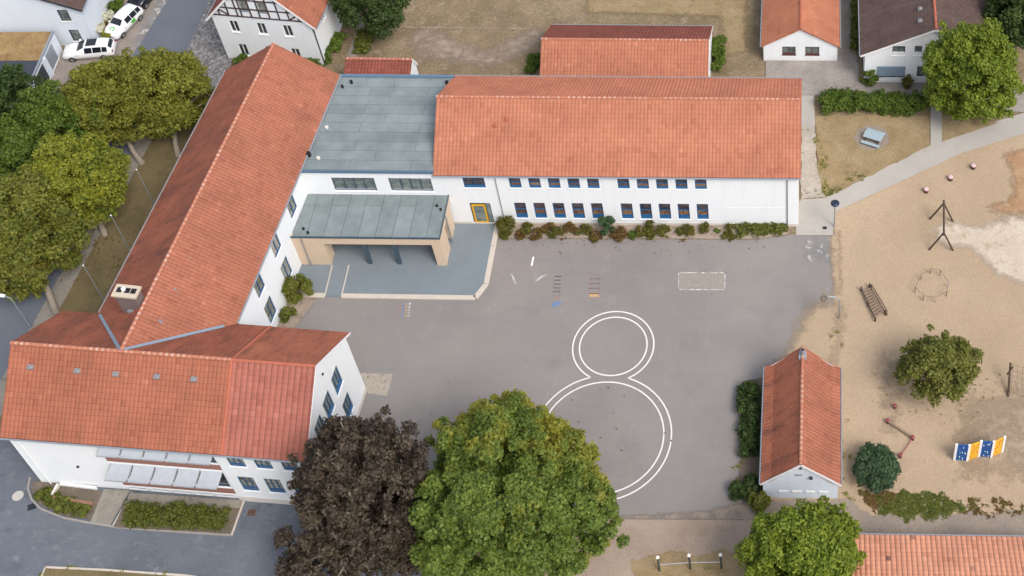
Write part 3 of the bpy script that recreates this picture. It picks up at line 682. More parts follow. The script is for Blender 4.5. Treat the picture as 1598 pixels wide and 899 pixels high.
b.build('brick_parapet', M['brickband'], school, 'reddish brick bands under the awnings')
b = C.mb(); b.box(6.45, XB - 0.05, -0.09, -0.003, 4.22, 4.40); b.box(6.45, XB - 0.05, -0.09, -0.003, 0.58, 0.78); b.build('string_course', M['white'], school)
aw = None
for k, a in enumerate(bays):
    for (zt, zb_, out) in ((6.62, 6.48, 0.72), (4.10, 3.98, 1.30)):
        g = C.mb(); t0, t1 = a + 0.05, a + 1.58
        for i in range(4):     # slightly sagging cloth
            f0, f1 = i / 4, (i + 1) / 4
            def pz(f): return zt - (zt - zb_) * f - 0.06 * math.sin(math.pi * f), -0.02 - out * f
            (za, ya_), (zb2, yb_) = pz(f0), pz(f1)
            g.face([(t0, ya_, za), (t0, yb_, zb2), (t1, yb_, zb2), (t1, ya_, za)]); g.face([(t0, ya_, za - 0.02), (t1, ya_, za - 0.02), (t1, yb_, zb2 - 0.02), (t0, yb_, zb2 - 0.02)])
        o = g.build('awning', M['awn'], school)
        g = C.mb(); g.tube([(t0, -0.02 - out, zb_), (t1, -0.02 - out, zb_)], 0.035, 6); g.tube([(t0 - 0.03, -0.02, zb_ + 0.2), (t0 - 0.03, -0.02 - out, zb_)], 0.02, 5); g.build('awning_rod', M['steel'], o)
# roofs of C: main part with row tiles, eastern part with deeper-red pantiles
XT = 15.85; eS, eN = -0.38, 10.15
zS = CZ; zN = CZ
b = C.mb(); b.slope((-0.12, eS, zS), (XT, eS, zS), (XT, CY_, CR), (-0.12, CY_, CR)); rC = b.build('roof', M['tile_band'], school, 'orange tiled slope with coarse courses on the south-west wing')
b = C.mb(); b.slope((XT, eS, zS - 0.02), (LC + 0.15, eS, zS - 0.02), (LC + 0.15, CY_, CR - 0.02), (XT, CY_, CR - 0.02)); rP = b.build('roof', M['tile_pan'], school, 'deep red pantiled end of the south-west wing')
b = C.mb(); b.slope((XT, eN, zN), (-0.12, eN, zN), (-0.12, CY_, CR), (XT, CY_, CR)); b.build('roof', M['tile_moss'], school, 'weathered brown rear slope of the south-west wing')
b = C.mb(); b.slope((LC + 0.15, eN, zN - 0.02), (XT, eN, zN - 0.02), (XT, CY_, CR - 0.02), (LC + 0.15, CY_, CR - 0.02)); b.build('roof', M['tile_shed'], school, 'red rear slope beside the gable')
ridge_caps(rC, C.W(-0.12, CY_, CR + 0.02), C.W(XT, CY_, CR + 0.02), M['ridge'])
ridge_caps(rP, C.W(XT, CY_, CR), C.W(LC + 0.15, CY_, CR), M['ridge_plain'], r=0.11)
for y_ in (eS, eN): ridge_caps(rC, C.W(XT, y_, CZ + 0.03), C.W(XT, CY_, CR + 0.02), M['ridge_plain'], 'verge_tile', 0.10)
gutter(school, C.W(-0.12, eS - 0.07, zS - 0.06), C.W(LC + 0.15, eS - 0.07, zS - 0.06))
pipe(school, C.W(0.75, -0.08, 0), C.W(0.75, -0.08, CZ - 0.1), M['white'], 0.06); pipe(school, C.W(XB - 0.05, -0.06, 0), C.W(XB - 0.05, -0.06, CZ - 0.1), M['white'], 0.06)
b = C.mb()
for y0_, y1_ in ((eS, CY_), (eN, CY_)): b.bar((LC + 0.16, y0_, CZ - 0.10), (LC + 0.16, y1_, CR - 0.10), 0.03, 0.16)
b.build('bargeboard', M['white'], school)
nS = C.ey * -(CR - CZ) + Vector((0, 0, 5.3))
for px, py in ((48, 573), (121, 579), (181, 584), (245, 588), (303, 592)): roof_vent(rC, on_plane(px, py, C.W(0, CY_, CR), nS), M['steel'])
g = C.mb(); g.tube([(3.9, -0.02, 3.2), (3.9, -0.14, 3.2)], 0.10, 8); g.build('wall_lamp', M['dkframe'], school)
g = C.mb(); g.tube([(LC + 0.02, 5.3, 9.6), (LC + 0.12, 5.3, 9.6)], 0.10, 8); g.build('wall_lamp', M['dkframe'], school)

def isect(p, d, q, e):
    den = d.x * e.y - d.y * e.x; t = ((q.x - p.x) * e.y - (q.y - p.y) * e.x) / den
    return p + d * t
EE0, EE1 = at(532, 118, 7.5), at(372, 503, 7.5)         # east eave of the diagonal wing, north to south
WE0, WE1 = at(352, 110, 7.5), at(155, 487, 7.5)
RR0, RR1 = at(427, 68, 11.5), at(192, 540, 11.5)
cN0, cNd = C.W(0, eN, 7.5), C.ex
cR0 = C.W(0, CY_, 11.5)
VE = isect(EE0, EE1 - EE0, cN0, cNd); VW = isect(WE0, WE1 - WE0, cN0, cNd); VR = isect(RR0, RR1 - RR0, cR0, cNd)
for v_, z_ in ((VE, 7.54), (VW, 7.54), (VR, 11.54)): v_.z = z_
EE0.z = WE0.z = 7.54; RR0.z = 11.54
b = MB(); b.slope(VE, EE0, RR0, VR); rB = b.build('roof', M['tile_mid'], school, 'long orange east slope of the diagonal wing')
b = MB(); b.slope(WE0, VW, VR, RR0); rBw = b.build('roof', M['tile_moss'], school, 'dark weathered west slope of the diagonal wing')
ridge_caps(rB, RR0 + Vector((0, 0, .02)), VR + Vector((0, 0, .02)), M['ridge'])
def offset_line(p, q, inset):
    d = (q - p).normalized(); n_ = Vector((-d.y, d.x, 0)); return p + n_ * inset, q + n_ * inset
we0, we1 = offset_line(VE, EE0, 0.42)[::-1]              # east wall foot, north / south
ww0, ww1 = offset_line(WE0, VW, 0.35)
dE = (we1 - we0).normalized()
LE = (we1 - we0).length
# windows of the east wall measured southwards from the canopy corner
s0 = (Vector((-42.25, 71.47, 0)) - Vector((we0.x, we0.y, 0))).dot(dE)
bw3 = dict(frame=M['bluef'], panes=(M['curtain'],), vx=(0.5,), sill=M['white'], bw=0.10)
sB = []
for a in (-2.52, 1.36, 5.18):
    sB.append((s0 + a, s0 + a + 1.33, 4.8, 6.9, bw3))
    if a > 0: sB.append((s0 + a, s0 + a + 1.33, 1.2, 3.5, bw3))
# outside of this wall is east: wall() wants the outside on the right of ex, so run it from south to north
sB2 = [(LE - s[1], LE - s[0], s[2], s[3], s[4]) for s in sB]
nrth = -dE
b = MB(); b.wall((we1.x, we1.y), (nrth.x, nrth.y), LE, 0, 7.45, [s[:4] for s in sB2], 0.16)
b.build('wall', M['white'], school); b = MB()
b.wall((ww0.x, ww0.y), ((ww1 - ww0).x, (ww1 - ww0).y), (ww1 - ww0).length, 0, 7.45)
dn = (ww0 - we0); Ln = dn.length - 0.0
P0 = Vector((we0.x, we0.y, 0)) + dE * 0.25
mid = (Vector((RR0.x, RR0.y, 0)) - P0).dot(dn.normalized())
b.wall((P0.x, P0.y), (dn.x, dn.y), Ln, 0, 7.45, (), top=[(mid, 11.35)])
b.build('wall', M['white'], school)
wall_windows(school, Vector((we1.x, we1.y, 0)), nrth, sB2)
gutter(school, VE + (VE - RR0).normalized() * 0, EE0, M['zinc']); gutter(school, WE0, VW, M['steel'])
def strip_on(parent, name, p, q, wd, mat):
    g = MB(); g.bar(Vector(p) + Vector((0, 0, 0.05)), Vector(q) + Vector((0, 0, 0.05)), wd, 0.05); return g.build(name, mat, parent)
strip_on(rB, 'valley_flashing', VE + (VR - VE) * 0.12, VR, 0.22, M['lead']); strip_on(rBw, 'valley_flashing', VW + (VR - VW) * 0.06, VR, 0.22, M['lead'])
nB = (EE0 - VE).cross(RR0 - EE0); nBw = (VW - WE0).cross(VR - VW)
for px, py in ((445, 101), (427, 139), (408, 178), (369, 259), (347, 305), (321, 359), (298, 405), (274, 454), (250, 503)):
    roof_vent(rB, on_plane(px, py, VR, nB), M['steel'], 0.19)
pw = on_plane(207, 482, VR, nBw)
g = MB(pw, R(-6)); g.box(-0.22, 0.22, -0.35, 0.35, -0.1, 0.14); sk = g.build('roof_window', M['zinc'], rBw)
# chimney on the west slope
pc = on_plane(210, 478, VR, nBw)
g = MB((pc.x, pc.y, 0), R(-6)); g.box(-0.78, 0.78, -0.38, 0.42, pc.z - 1.2, 12.55); ch = g.build('chimney', M['chimney'], rBw)
g = MB((pc.x, pc.y, 0), R(-6)); g.box(-0.92, 0.92, -0.50, 0.54, 12.553, 12.72)
for x_ in (-0.5, 0.1, 0.55): g.box(x_ - 0.18, x_ + 0.18, -0.15, 0.25, 12.725, 12.77, mi=1)
g.tube([(-0.2, 0.1, 12.72), (-0.2, 0.1, 12.9)], 0.16, 8, mi=2); g.build('chimney_cap', [M['capstone'], M['black'], M['whitep']], rBw)

# --- flat-roofed entrance hall between the wings
ZD = 7.3
D = Fr((-30.8, 75.98), 0.3)
bx = lambda y: we0.x + (we1.x - we0.x) * (y - we0.y) / (we1.y - we0.y) + 0.2
hallw = dict(frame=M['slate'], panes=(M['glass_b'],), vx=(0.27, 0.5, 0.73), hz=(), panel=0.18, panel_mat=M['zinc'], sill=M['white'], bw=0.09, depth=0.2)
sD = [(-8.58 + 11.2, -5.04 + 11.2, 4.42, 6.22, hallw), (-3.90 + 11.2, -0.38 + 11.2, 4.42, 6.22, hallw)]
b = D.mb()
doors = (3.6, 8.6, 0.12, 2.9)
b.wall((-11.2, 0), (1, 0), 11.2, 0, ZD - 0.2, [s[:4] for s in sD] + [doors], 0.2)
b.build('wall', M['white'], school); b = D.mb()
b.wall((0, 10.0), (-1, 0), 10.6, 0, ZD - 0.2)
b.build('wall', M['white'], school)
wall_windows(school, D.W(-11.2, 0), D.ex, sD)
g = D.mb(); a0 = -11.2
g.box(a0 + 3.6, a0 + 8.6, 0.14, 0.19, 0.12, 2.9); dd = g.build('entrance_door', M['slate'], school, 'wide glazed entrance under the canopy')
g = D.mb()
for i in range(4): g.box(a0 + 3.68 + i * 1.24, a0 + 3.68 + i * 1.24 + 1.12, 0.10, 0.138, 0.25, 2.8)
g.build('pane', M['glass'], dd)
def uvsheet(b, pts, mi=0): b.face([(p[0], p[1], p[2]) for p in pts], [(p[0], p[1]) for p in pts], mi)
xa, xb_ = -11.35, -10.75
b = D.mb(); uvsheet(b, [(xa, -0.10, ZD), (0.05, -0.10, ZD), (0.05, 10.1, ZD), (xb_, 10.1, ZD)]); fl = b.build('flat_roof', M['bitumen'], school, 'grey-green bitumen roof of the entrance hall')
b = D.mb(); b.box(-11.2, 0.05, -0.16, -0.103, ZD - 0.30, ZD + 0.06); b.build('fascia', M['fascia'], school); b = D.mb(); b.box(-11.2, 0.05, 10.1, 10.35, ZD - 0.3, ZD + 0.14); b.build('fascia', M['fascia'], school)
for px, py, r_ in ((549, 130, .12), (535, 137, .10), (698, 131, .14), (482, 243, .22)):
    p = at(px, py, ZD); g = MB(); g.tube([p, p + Vector((0, 0, 0.35))], r_, 8); g.build('roof_pipe', M['black'], fl)
for px, py in ((510, 199), (497, 247)):
    p = at(px, py, ZD + .06); g = MB(); g.tube([p - Vector((0, 0, .05)), p + Vector((0, 0, .12))], 0.15, 10); g.build('roof_dome', M['plinth'], fl)

# --- entrance canopy
P_ = Fr((-42.25, 71.60), 0.3); ZP = 4.0; LP = 12.2
cn = P_.mb(); cn.box(0.003, LP, -0.05, 0.30, 3.02, ZP - 0.06); cn.box(LP - 0.35, LP, 0.30, 4.4, 3.02, ZP - 0.06); cn.box(0.003, LP - 0.36, 0.301, 4.38, 3.30, 3.45)
cano = cn.build('canopy', M['beige'], school, 'beige stone entrance canopy with grey flat roof')
b = P_.mb(); uvsheet(b, [(0.25, 0.0, ZP), (LP - 0.03, 0.0, ZP), (LP - 0.03, 4.38, ZP), (0.55, 4.38, ZP)])
s_uv = b.uv[0]; b.uv[0] = [(q[1] * 1.0, q[0] * 0.72) for q in s_uv]
b.build('canopy_roof', M['bitumen'], cano)
b = P_.mb(); b.box(0.003, LP + 0.05, -0.10, -0.052, ZP - 0.14, ZP + 0.07); b.box(LP + 0.003, LP + 0.05, -0.05, 4.4, ZP - 0.14, ZP + 0.07); b.build('canopy_fascia', M['slate'], cano)
b = P_.mb(); b.box(0.02, 2.6, -0.046, 1.15, 0.05, 3.018); b.build('pier', M['beige'], cano)
b = P_.mb(); b.box(11.42, 12.17, -0.046, 1.75, 0.05, 3.018); b.build('pier', M['beige'], cano)
b = P_.mb(); b.box(11.55, 12.17, 2.75, 4.0, 0.05, 3.018); b.build('pier', M['beige'], cano)
for x_ in (5.80, 8.25):
    b = P_.mb(); b.box(x_ - 0.14, x_ + 0.14, 0.04, 0.28, 0.05, 3.018); b.build('post', M['slate'], cano)
pipe(cano, P_.W(0.95, -0.14, 0.05), P_.W(0.95, -0.14, ZP - 0.2), M['steel'], 0.055); pipe(cano, P_.W(LP + 0.06, 2.3, 0.05), P_.W(LP + 0.06, 2.3, ZP - 0.2), M['steel'], 0.055)
for px, py in ((474, 358), (481, 364), (688, 328), (682, 322)):
    p = at(px, py, ZP); g = MB(); g.tube([p, p + Vector((0, 0, 0.2))], 0.10, 8); g.build('roof_pipe', M['black'], cano)

# terrace in front of the entrance
def terrace():
    outer = [at(*q) for q in ((440, 461), (742, 467), (760, 445), (778, 349), (700, 349), (700, 340), (462, 330))]
    mb = MB(); mb.prism([(p.x, p.y) for p in outer], 0.0, 0.10)
    mb.build('terrace', GM['terrace'], None, kind='structure')
    k = MB(); pts = [at(*q) for q in ((440, 461), (742, 465.5), (759, 444), (777, 349))]
    segs = [(pts[0], at(508, 462)), (at(534, 462.5), pts[1]), (pts[1], pts[2]), (pts[2], pts[3])]
    for a, c in segs: k.bar(a + Vector((0, 0, .05)), c + Vector((0, 0, .05)), 0.42, 0.13)
    k.build('terrace_kerb', M['kerb'], None, kind='structure')
    r_ = MB(); q = [at(*p, 0.0) for p in ((507, 464), (533, 464.5), (545, 415), (519, 415))]
    r_.face([(p.x, p.y, 0.106 if i > 1 else 0.03) for i, p in enumerate(q)]); r_.build('entrance_ramp', GM['terrace'], None, kind='structure')
    e = MB(); e.bar(q[0] + Vector((0, 0, .11)), q[3] + Vector((0, 0, .11)), 0.10, 0.05); e.bar(q[1] + Vector((0, 0, .11)), q[2] + Vector((0, 0, .11)), 0.10, 0.05); e.build('ramp_edging', M['kerb'], None, kind='structure')
terrace()

# ------------------------------------------------------------------ neighbouring buildings
def gable_house(name, label, fr, Wd, L, ez, rz, tiles, wall_mat, ovx=0.2, ovf=0.15, ovb=0.15, wins=(), rx=None, kink=None, ridge='ridge', cat='house', tiles2=None, zl=0.0, barge=None, side_wins=()):
    """gable faces local -y, ridge runs along local y; wins are openings of the front gable, side_wins of the right-hand wall"""
    rx = Wd / 2 if rx is None else rx
    t = thing(name, label, cat, fr.o)
    b = fr.mb()
    b.wall((0, 0), (1, 0), Wd, 0, ez, [q[:4] for q in wins if q[3] <= ez], 0.14)
    hi = [q for q in wins if q[3] > ez]
    if hi:      # rectangular strip of the gable that carries the upper windows, raking triangles beside and above it
        a0 = min(q[0] for q in hi) - 0.3; a1 = max(q[1] for q in hi) + 0.3; zt = max(q[3] for q in hi) + 0.1
        zl_ = lambda x: ez + (rz - 0.1 - ez) * (x / rx if x <= rx else (Wd - x) / (Wd - rx))
        bot = [(q[0] - a0, q[1] - a0, max(q[2], ez), q[3]) for q in hi]
        b.wall((a0, 0), (1, 0), a1 - a0, ez, zt, bot, 0.14)
        b.face([(0, 0, ez), (a0, 0, ez), (a0, 0, zl_(a0))]); b.face([(a1, 0, ez), (Wd, 0, ez), (a1, 0, zl_(a1))])
        up = [(a0, 0, zt), (a1, 0, zt), (a1, 0, max(zl_(a1), zt + .001)), (rx, 0, rz - 0.1), (a0, 0, max(zl_(a0), zt + .001))]
        b.face(up)
    else: b.face([(0, 0, ez), (Wd, 0, ez), (rx, 0, rz - 0.1)])
    b.wall((Wd, 0), (0, 1), L, 0, ez, [q[:4] for q in side_wins], 0.14); b.wall((0, L), (0, -1), L, 0, ez)
    b.wall((Wd, L), (-1, 0), Wd, 0, ez, (), top=[(Wd - rx, rz - 0.1)])
    b.build('wall', wall_mat, t)
    wall_windows(t, fr.W(0, 0), fr.ex, wins)
    wall_windows(t, fr.W(Wd, 0), fr.ey, side_wins)
    rs = []
    for sgn in (0, 1):
        x_e = -ovx if sgn == 0 else Wd + ovx
        k = (rz - ez) / (rx if sgn == 0 else Wd - rx)
        ze = ez - ovx * k * (0.5 if kink else 1) + 0.05
        b = fr.mb(); mat = tiles if sgn == 0 or not tiles2 else tiles2
        if kink:
            xk = x_e + (kink if sgn == 0 else -kink); zk = ze + kink * k * 0.62
            A = [(x_e, L + ovb, ze), (x_e, -ovf, ze), (xk, -ovf, zk), (xk, L + ovb, zk)]; Bq = [(xk, L + ovb, zk), (xk, -ovf, zk), (rx, -ovf, rz + .05), (rx, L + ovb, rz + .05)]
            for q in (A, Bq):
                b.slope(*(q if sgn == 0 else (q[1], q[0], q[3], q[2])))
        else:
            q = [(x_e, L + ovb, ze), (x_e, -ovf, ze), (rx, -ovf, rz + .05), (rx, L + ovb, rz + .05)]
            b.slope(*(q if sgn == 0 else (q[1], q[0], q[3], q[2])))
        rs.append(b.build('roof', mat, t))
        gutter(t, fr.W(x_e + (-0.06 if sgn == 0 else 0.06), -ovf, ze - 0.06), fr.W(x_e + (-0.06 if sgn == 0 else 0.06), L + ovb, ze - 0.06), M['zinc'], 0.06)
        if barge is not None:
            b = fr.mb(); b.bar((x_e, -ovf - 0.02, ze - 0.12), (rx, -ovf - 0.02, rz - 0.07), 0.03, 0.2); b.build('bargeboard', barge, t)
    ridge_caps(rs[0], fr.W(rx, -ovf, rz + 0.06), fr.W(rx, L + ovb, rz + 0.06), M[ridge])
    return t, rs

# store shed in the playground
Sh = Fr((-3.12, 51.45), 0.0)
t, rs = gable_house('store_shed', 'small white shed with swept orange tiled roof between schoolyard and sand playground', Sh, 5.5, 9.5, 2.5, 5.4, M['tile_shed'], M['white_grey'], 0.18, 0.12, 0.12, kink=0.75, cat='shed', tiles2=M['tile_mid'], barge=M['whitep'])
g = MB(Sh.W(2.75, 8.9, 5.35)); g.box(-0.28, 0.28, -0.35, 0.35, -0.25, 0.05); rv = g.build('vent_flashing', M['lead'], rs[0])
g = MB(Sh.W(2.75, 8.9, 5.35)); g.tube([(0, 0, 0), (0, 0, 0.75)], 0.16, 10); g.tube([(0, 0, 0.752), (0, 0, 0.757)], 0.12, 10, mi=1); g.build('vent_pipe', [M['steel'], M['black']], rs[0])
g = Sh.mb(); g.box(2.65, 2.82, -0.05, -0.005, 4.55, 4.75); g.build('gable_vent', M['black'], t)
g = Sh.mb(); g.box(2.35, 2.85, -0.05, -0.005, 3.62, 3.78); g.build('wall_vent', M['steel'], t)
g = Sh.mb(); g.tube([(3.5, -0.02, 3.4), (3.5, -0.2, 3.4)], 0.12, 8); g.build('wall_lamp', M['dkframe'], t)
for i in range(4):
    g = Sh.mb(); g.box(1.15 + i * 0.98, 1.85 + i * 0.98, -0.05, -0.005, 0.95, 1.2); g.build('glass_brick_light', M['whitep'], t)

# long tiled building behind the classroom wing (only roof and east gable show)
I_ = Fr((-9.35, 88.6), 90.4)
t, rs = gable_house('storage_building', 'long low building with orange tiled roof directly behind the classroom wing', I_, 8.6, 14.9, 2.5, 5.2, M['tile_new'], M['white'], 0.25, 0.1, 0.15, rx=4.35, cat='building', tiles2=M['tile_annex'], barge=M['whitep'])

# dark red annex behind the entrance hall
A_ = Fr((-36.35, 88.4), 90.0)
t, rs = gable_house('garden_annex', 'small white annex with dark red tiled roof behind the flat-roofed hall', A_, 4.25, 5.9, 1.9, 3.2, M['tile_annex'], M['white'], 0.1, 0.08, 0.08, rx=3.55, cat='annex', barge=M['whitep'])
g = MB(at(628, 110, 2.75), 0); g.box(-0.4, 0.4, -0.35, 0.35, -0.12, 0.02); g.build('new_tile_patch', M['ridge_plain'], rs[0])

# orange roofed bungalow and brown roofed house in the north-east
rw = dict(frame=M['redframe'], panes=(M['glass_b'],), vx=(0.5,), sill=M['redframe'])
Hf = Fr((-4.5, 95.3), 0.4)
gable_house('bungalow', 'white bungalow with bright orange tiled roof and two dark red windows facing south', Hf, 6.9, 16, 2.3, 4.55, M['tile_bright'], M['white'], 0.22, 0.2, 0.2, wins=[(1.75, 3.0, 0.9, 2.0, rw), (3.9, 5.2, 0.9, 2.0, rw)], tiles2=M['tile_bright'], ridge='ridge_plain')
dw = dict(frame=M['dkframe'], panes=(M['glass_b'],), vx=(0.5,), sill=M['whitep'])
dw1 = dict(frame=M['dkframe'], panes=(M['glass_b'],), sill=M['whitep'])
H2 = Fr((4.87, 92.74), 0.3)
t, rs = gable_house('brown_roofed_house', 'white house with dark brown tiled roof and closed grey shutter beside a tall tree', H2, 12.4, 17, 4.15, 7.45, M['tile_brown'], M['white'], 0.45, 0.25, 0.2,
    wins=[(2.44, 3.6, 3.75, 5.0, dw), (4.46, 5.12, 3.78, 5.05, dw1), (4.84, 5.5, 0.9, 2.33, dw1), (7.2, 8.4, 3.75, 5.0, dw), (7.2, 9.0, 0.9, 2.3, dw)], ridge='ridge_plain', barge=M['whitep'])
g = H2.mb(); g.box(1.17, 3.74, -0.10, -0.003, 1.05, 2.3); g.build('roller_shutter', M['shutter'], t)
g = H2.mb(); g.box(1.17, 3.74, -0.12, -0.003, 0.93, 1.045); g.build('shutter_sill', M['dkframe'], t)
for px, py in ((1436, 14), (1436, 33)):
    n = H2.ex * -(7.45 - 4.15) + Vector((0, 0, 6.2)); roof_vent(rs[0], on_plane(px, py, H2.W(6.2, 0, 7.5), n), M['steel'])

# tiled building at the lower right edge
Gf = Fr((30.0, 38.2), 90.0)
t, rs = gable_house('tiled_hall', 'long building with pale orange pantiles and scattered dark tiles at the lower right edge', Gf, 8.9, 32.0, 2.8, 5.4, M['tile_pale'], M['white_grey'], 0.35, 0.1, 0.1, rx=2.6, cat='building')

# half-timbered house
hw = dict(frame=M['whitep'], panes=(M['glass'],), vx=(0.5,), sill=M['whitep'], bw=0.06)
hw2 = dict(frame=M['zinc'], panes=(M['curtain'],), vx=(0.5,), sill=M['zinc'], bw=0.06)
Jf = Fr((-54.62, 94.7), -5.5); WJ = 9.2; EJ = 5.95
wj = [(1.42, 2.25, 3.75, 5.25, hw), (4.0, 4.83, 3.75, 5.25, hw), (6.45, 7.28, 3.75, 5.25, hw), (1.42, 2.25, 0.6, 2.15, hw), (4.0, 4.83, 0.6, 2.15, hw), (6.45, 7.28, 0.6, 2.15, hw)]
gw = [(3.05, 3.85, 6.75, 8.0, hw2), (4.75, 5.55, 6.75, 8.0, hw2)]
t, rs = gable_house('half_timbered_house', 'white house with dark half-timbered gable and red tiled roof behind the diagonal school wing', Jf, WJ, 12, EJ, 11.2, M['tile_annex'], M['white'], 0.55, 0.25, 0.2, wins=wj + gw, tiles2=M['tile_mid'], barge=M['whitep'],
    side_wins=[(2.2, 3.0, 3.6, 5.0, hw), (5.0, 5.8, 3.6, 5.0, hw)])
g = Jf.mb(); y_ = -0.04
kx = lambda z, s: (z - EJ) / (11.1 - EJ) * WJ / 2 if s == 0 else WJ - (z - EJ) / (11.1 - EJ) * WJ / 2
for z in (5.98, 7.0, 8.15, 9.2): g.bar((kx(z, 0) + 0.05, y_, z), (kx(z, 1) - 0.05, y_, z), 0.06, 0.13)
for x_ in (0.9, 1.75, 2.6, 3.0, 3.9, 4.7, 5.6, 6.5, 7.4, 8.3):
    top = EJ + min(x_, WJ - x_) / (WJ / 2) * (11.1 - EJ) - 0.1; g.bar((x_, y_ + 0.004, 6.06), (x_, y_ + 0.004, top), 0.12, 0.06, up=(0, 1, 0))
g.bar((0.85, y_ + 0.008, 6.8), (1.7, y_ + 0.008, 6.1), 0.05, 0.15); g.bar((WJ - 0.85, y_ + 0.008, 6.8), (WJ - 1.7, y_ + 0.008, 6.1), 0.05, 0.15)
g.build('timber_frame', M['timber'], t)
pipe(t, Jf.W(WJ + 0.08, 0.12, 0), Jf.W(WJ + 0.08, 0.12, EJ - 0.1), M['dkframe'], 0.06)

# white corner house and its garage, top left
Kf = Fr((-81.4, 95.55), 2.5)
kw = dict(frame=M['dkframe'], panes=(M['glass_b'],), sill=M['whitep'], bw=0.10)
wk = [(11.85, 12.8, 3.25, 4.75, kw), (12.0, 12.9, 0.55, 2.1, kw), (5.0, 6.1, 3.0, 4.6, kw)]
t, rs = gable_house('corner_house', 'white rendered house with dark roof edge behind the parked white cars', Kf, 14.0, 11, 5.1, 8.6, M['tile_brown'], M['white_grey'], 0.35, 0.3, 0.2, wins=wk, side_wins=[(4.2, 5.2, 2.9, 4.5, kw)], barge=M['dkframe'])
gar = thing('flat_garage', 'white double garage with brown planted flat roof beside the corner house', 'garage', (-73, 92.5, 0))
Gr = Fr((-70.15, 88.9), 92.0)           # local x runs north along the door side; outside is to the right (east)
b = Gr.mb(); op = [(3.55, 5.5, 0.05, 2.15), (0.55, 3.0, 0.05, 2.15)]
b.wall((-1.6, 0), (1, 0), 8.1, 0, 2.5, [(q[0] + 1.6, q[1] + 1.6, q[2], q[3]) for q in op], 0.16); b.wall((-1.6, 6.2), (0, -1), 6.2, 0, 2.5); b.wall((6.5, 6.2), (-1, 0), 8.1, 0, 2.5)
b.build('wall', M['white_grey'], gar)
for q, mt in zip(op, ('zinc', 'dkframe')):
    g = Gr.mb(); g.box(q[0], q[1], 0.08, 0.155, q[2], q[3]); g.build('garage_door', M[mt], gar, 'light grey garage door' if mt == 'zinc' else 'dark garage door')
sed = ground_mat('sedum_roof', [(0.25, (0.20, 0.115, 0.055)), (0.5, (0.27, 0.18, 0.085)), (0.75, (0.33, 0.235, 0.11))], 0.8, patches=[(1.0, 0.58, 0.68, (0.20, 0.21, 0.05), 0.8), (1.7, 0.6, 0.7, (0.17, 0.08, 0.05), 0.7)], grain=0.4, gscale=6, bump=0.9)
b = Gr.mb(); b.box(2.9, 6.5, 0.14, 6.0, 2.42, 2.56); b.build('planted_roof', sed, gar)
b = Gr.mb(); b.box(-1.5, 2.897, 0.14, 6.0, 2.42, 2.52); b.build('flat_roof', plain('dark_bitumen', (0.045, 0.055, 0.075), 0.9, 0.2), gar)
b = Gr.mb(); b.box(-1.65, 6.55, -0.04, 0.137, 2.42, 2.62); b.build('roof_edge', M['zinc'], gar)
for x_, zz in ((3.1, 2.1),):
    g = Gr.mb(); g.box(x_, x_ + 0.42, -0.16, -0.003, 0, 2.38); g.build('partition_wall', M['white_grey'], gar)

# ------------------------------------------------------------------ trees and shrubs
def leaves(centers, radii, n, size, seed, squash=0.8, up=0.55, droop=0.0, fill=0.25, elong=1.5):
    """n leaf faces on and inside many small clumps; returns vertex and face arrays"""
    rg = np.random.default_rng(seed)
    centers = np.asarray(centers); radii = np.asarray(radii)
    p = radii ** 2; p = p / p.sum()
    idx = rg.choice(len(centers), n, p=p)
    d = rg.normal(size=(n, 3)); d[:, 2] = d[:, 2] * 0.9 + up * 0.6
    d /= np.linalg.norm(d, axis=1)[:, None]
    rr = np.where(rg.random(n) < fill, rg.random(n) ** 0.5, 0.62 + 0.52 * rg.random(n))
    pos = centers[idx] + d * (radii[idx] * rr)[:, None] * np.array([1, 1, squash])
    if droop: pos[:, 2] -= droop * rg.random(n) ** 2
    nrm = d * 0.6 + rg.normal(size=(n, 3)) * 0.6 + np.array([0, 0, up]); nrm /= np.linalg.norm(nrm, axis=1)[:, None]
    t = rg.normal(size=(n, 3)); t[:, 2] -= droop * 1.2; a = t - nrm * (t * nrm).sum(1)[:, None]; a /= np.linalg.norm(a, axis=1)[:, None] + 1e-9
    b = np.cross(nrm, a)
    s = size * (0.65 + 0.7 * rg.random(n))[:, None]
    v0 = pos - a * s * elong / 2; v2 = pos + a * s * elong / 2; bend = nrm * s * 0.12
    v1 = pos + b * s / 2 + bend; v3 = pos - b * s / 2 + bend
    V = np.stack([v0, v1, v2, v3], 1).reshape(-1, 3)
    F = np.arange(4 * n).reshape(-1, 4)
    return V, F

def leaf_mesh(name, V, F, mat):
    me = bpy.data.meshes.new(name)
    nv, nf = len(V), len(F)
    me.vertices.add(nv); me.vertices.foreach_set('co', V.astype(np.float32).ravel())
    me.loops.add(nf * 4); me.loops.foreach_set('vertex_index', F.astype(np.int32).ravel())
    me.polygons.add(nf); me.polygons.foreach_set('loop_start', (np.arange(nf) * 4).astype(np.int32)); me.polygons.foreach_set('loop_total', np.full(nf, 4, np.int32))
    me.materials.append(mat); me.update(calc_edges=True); return me

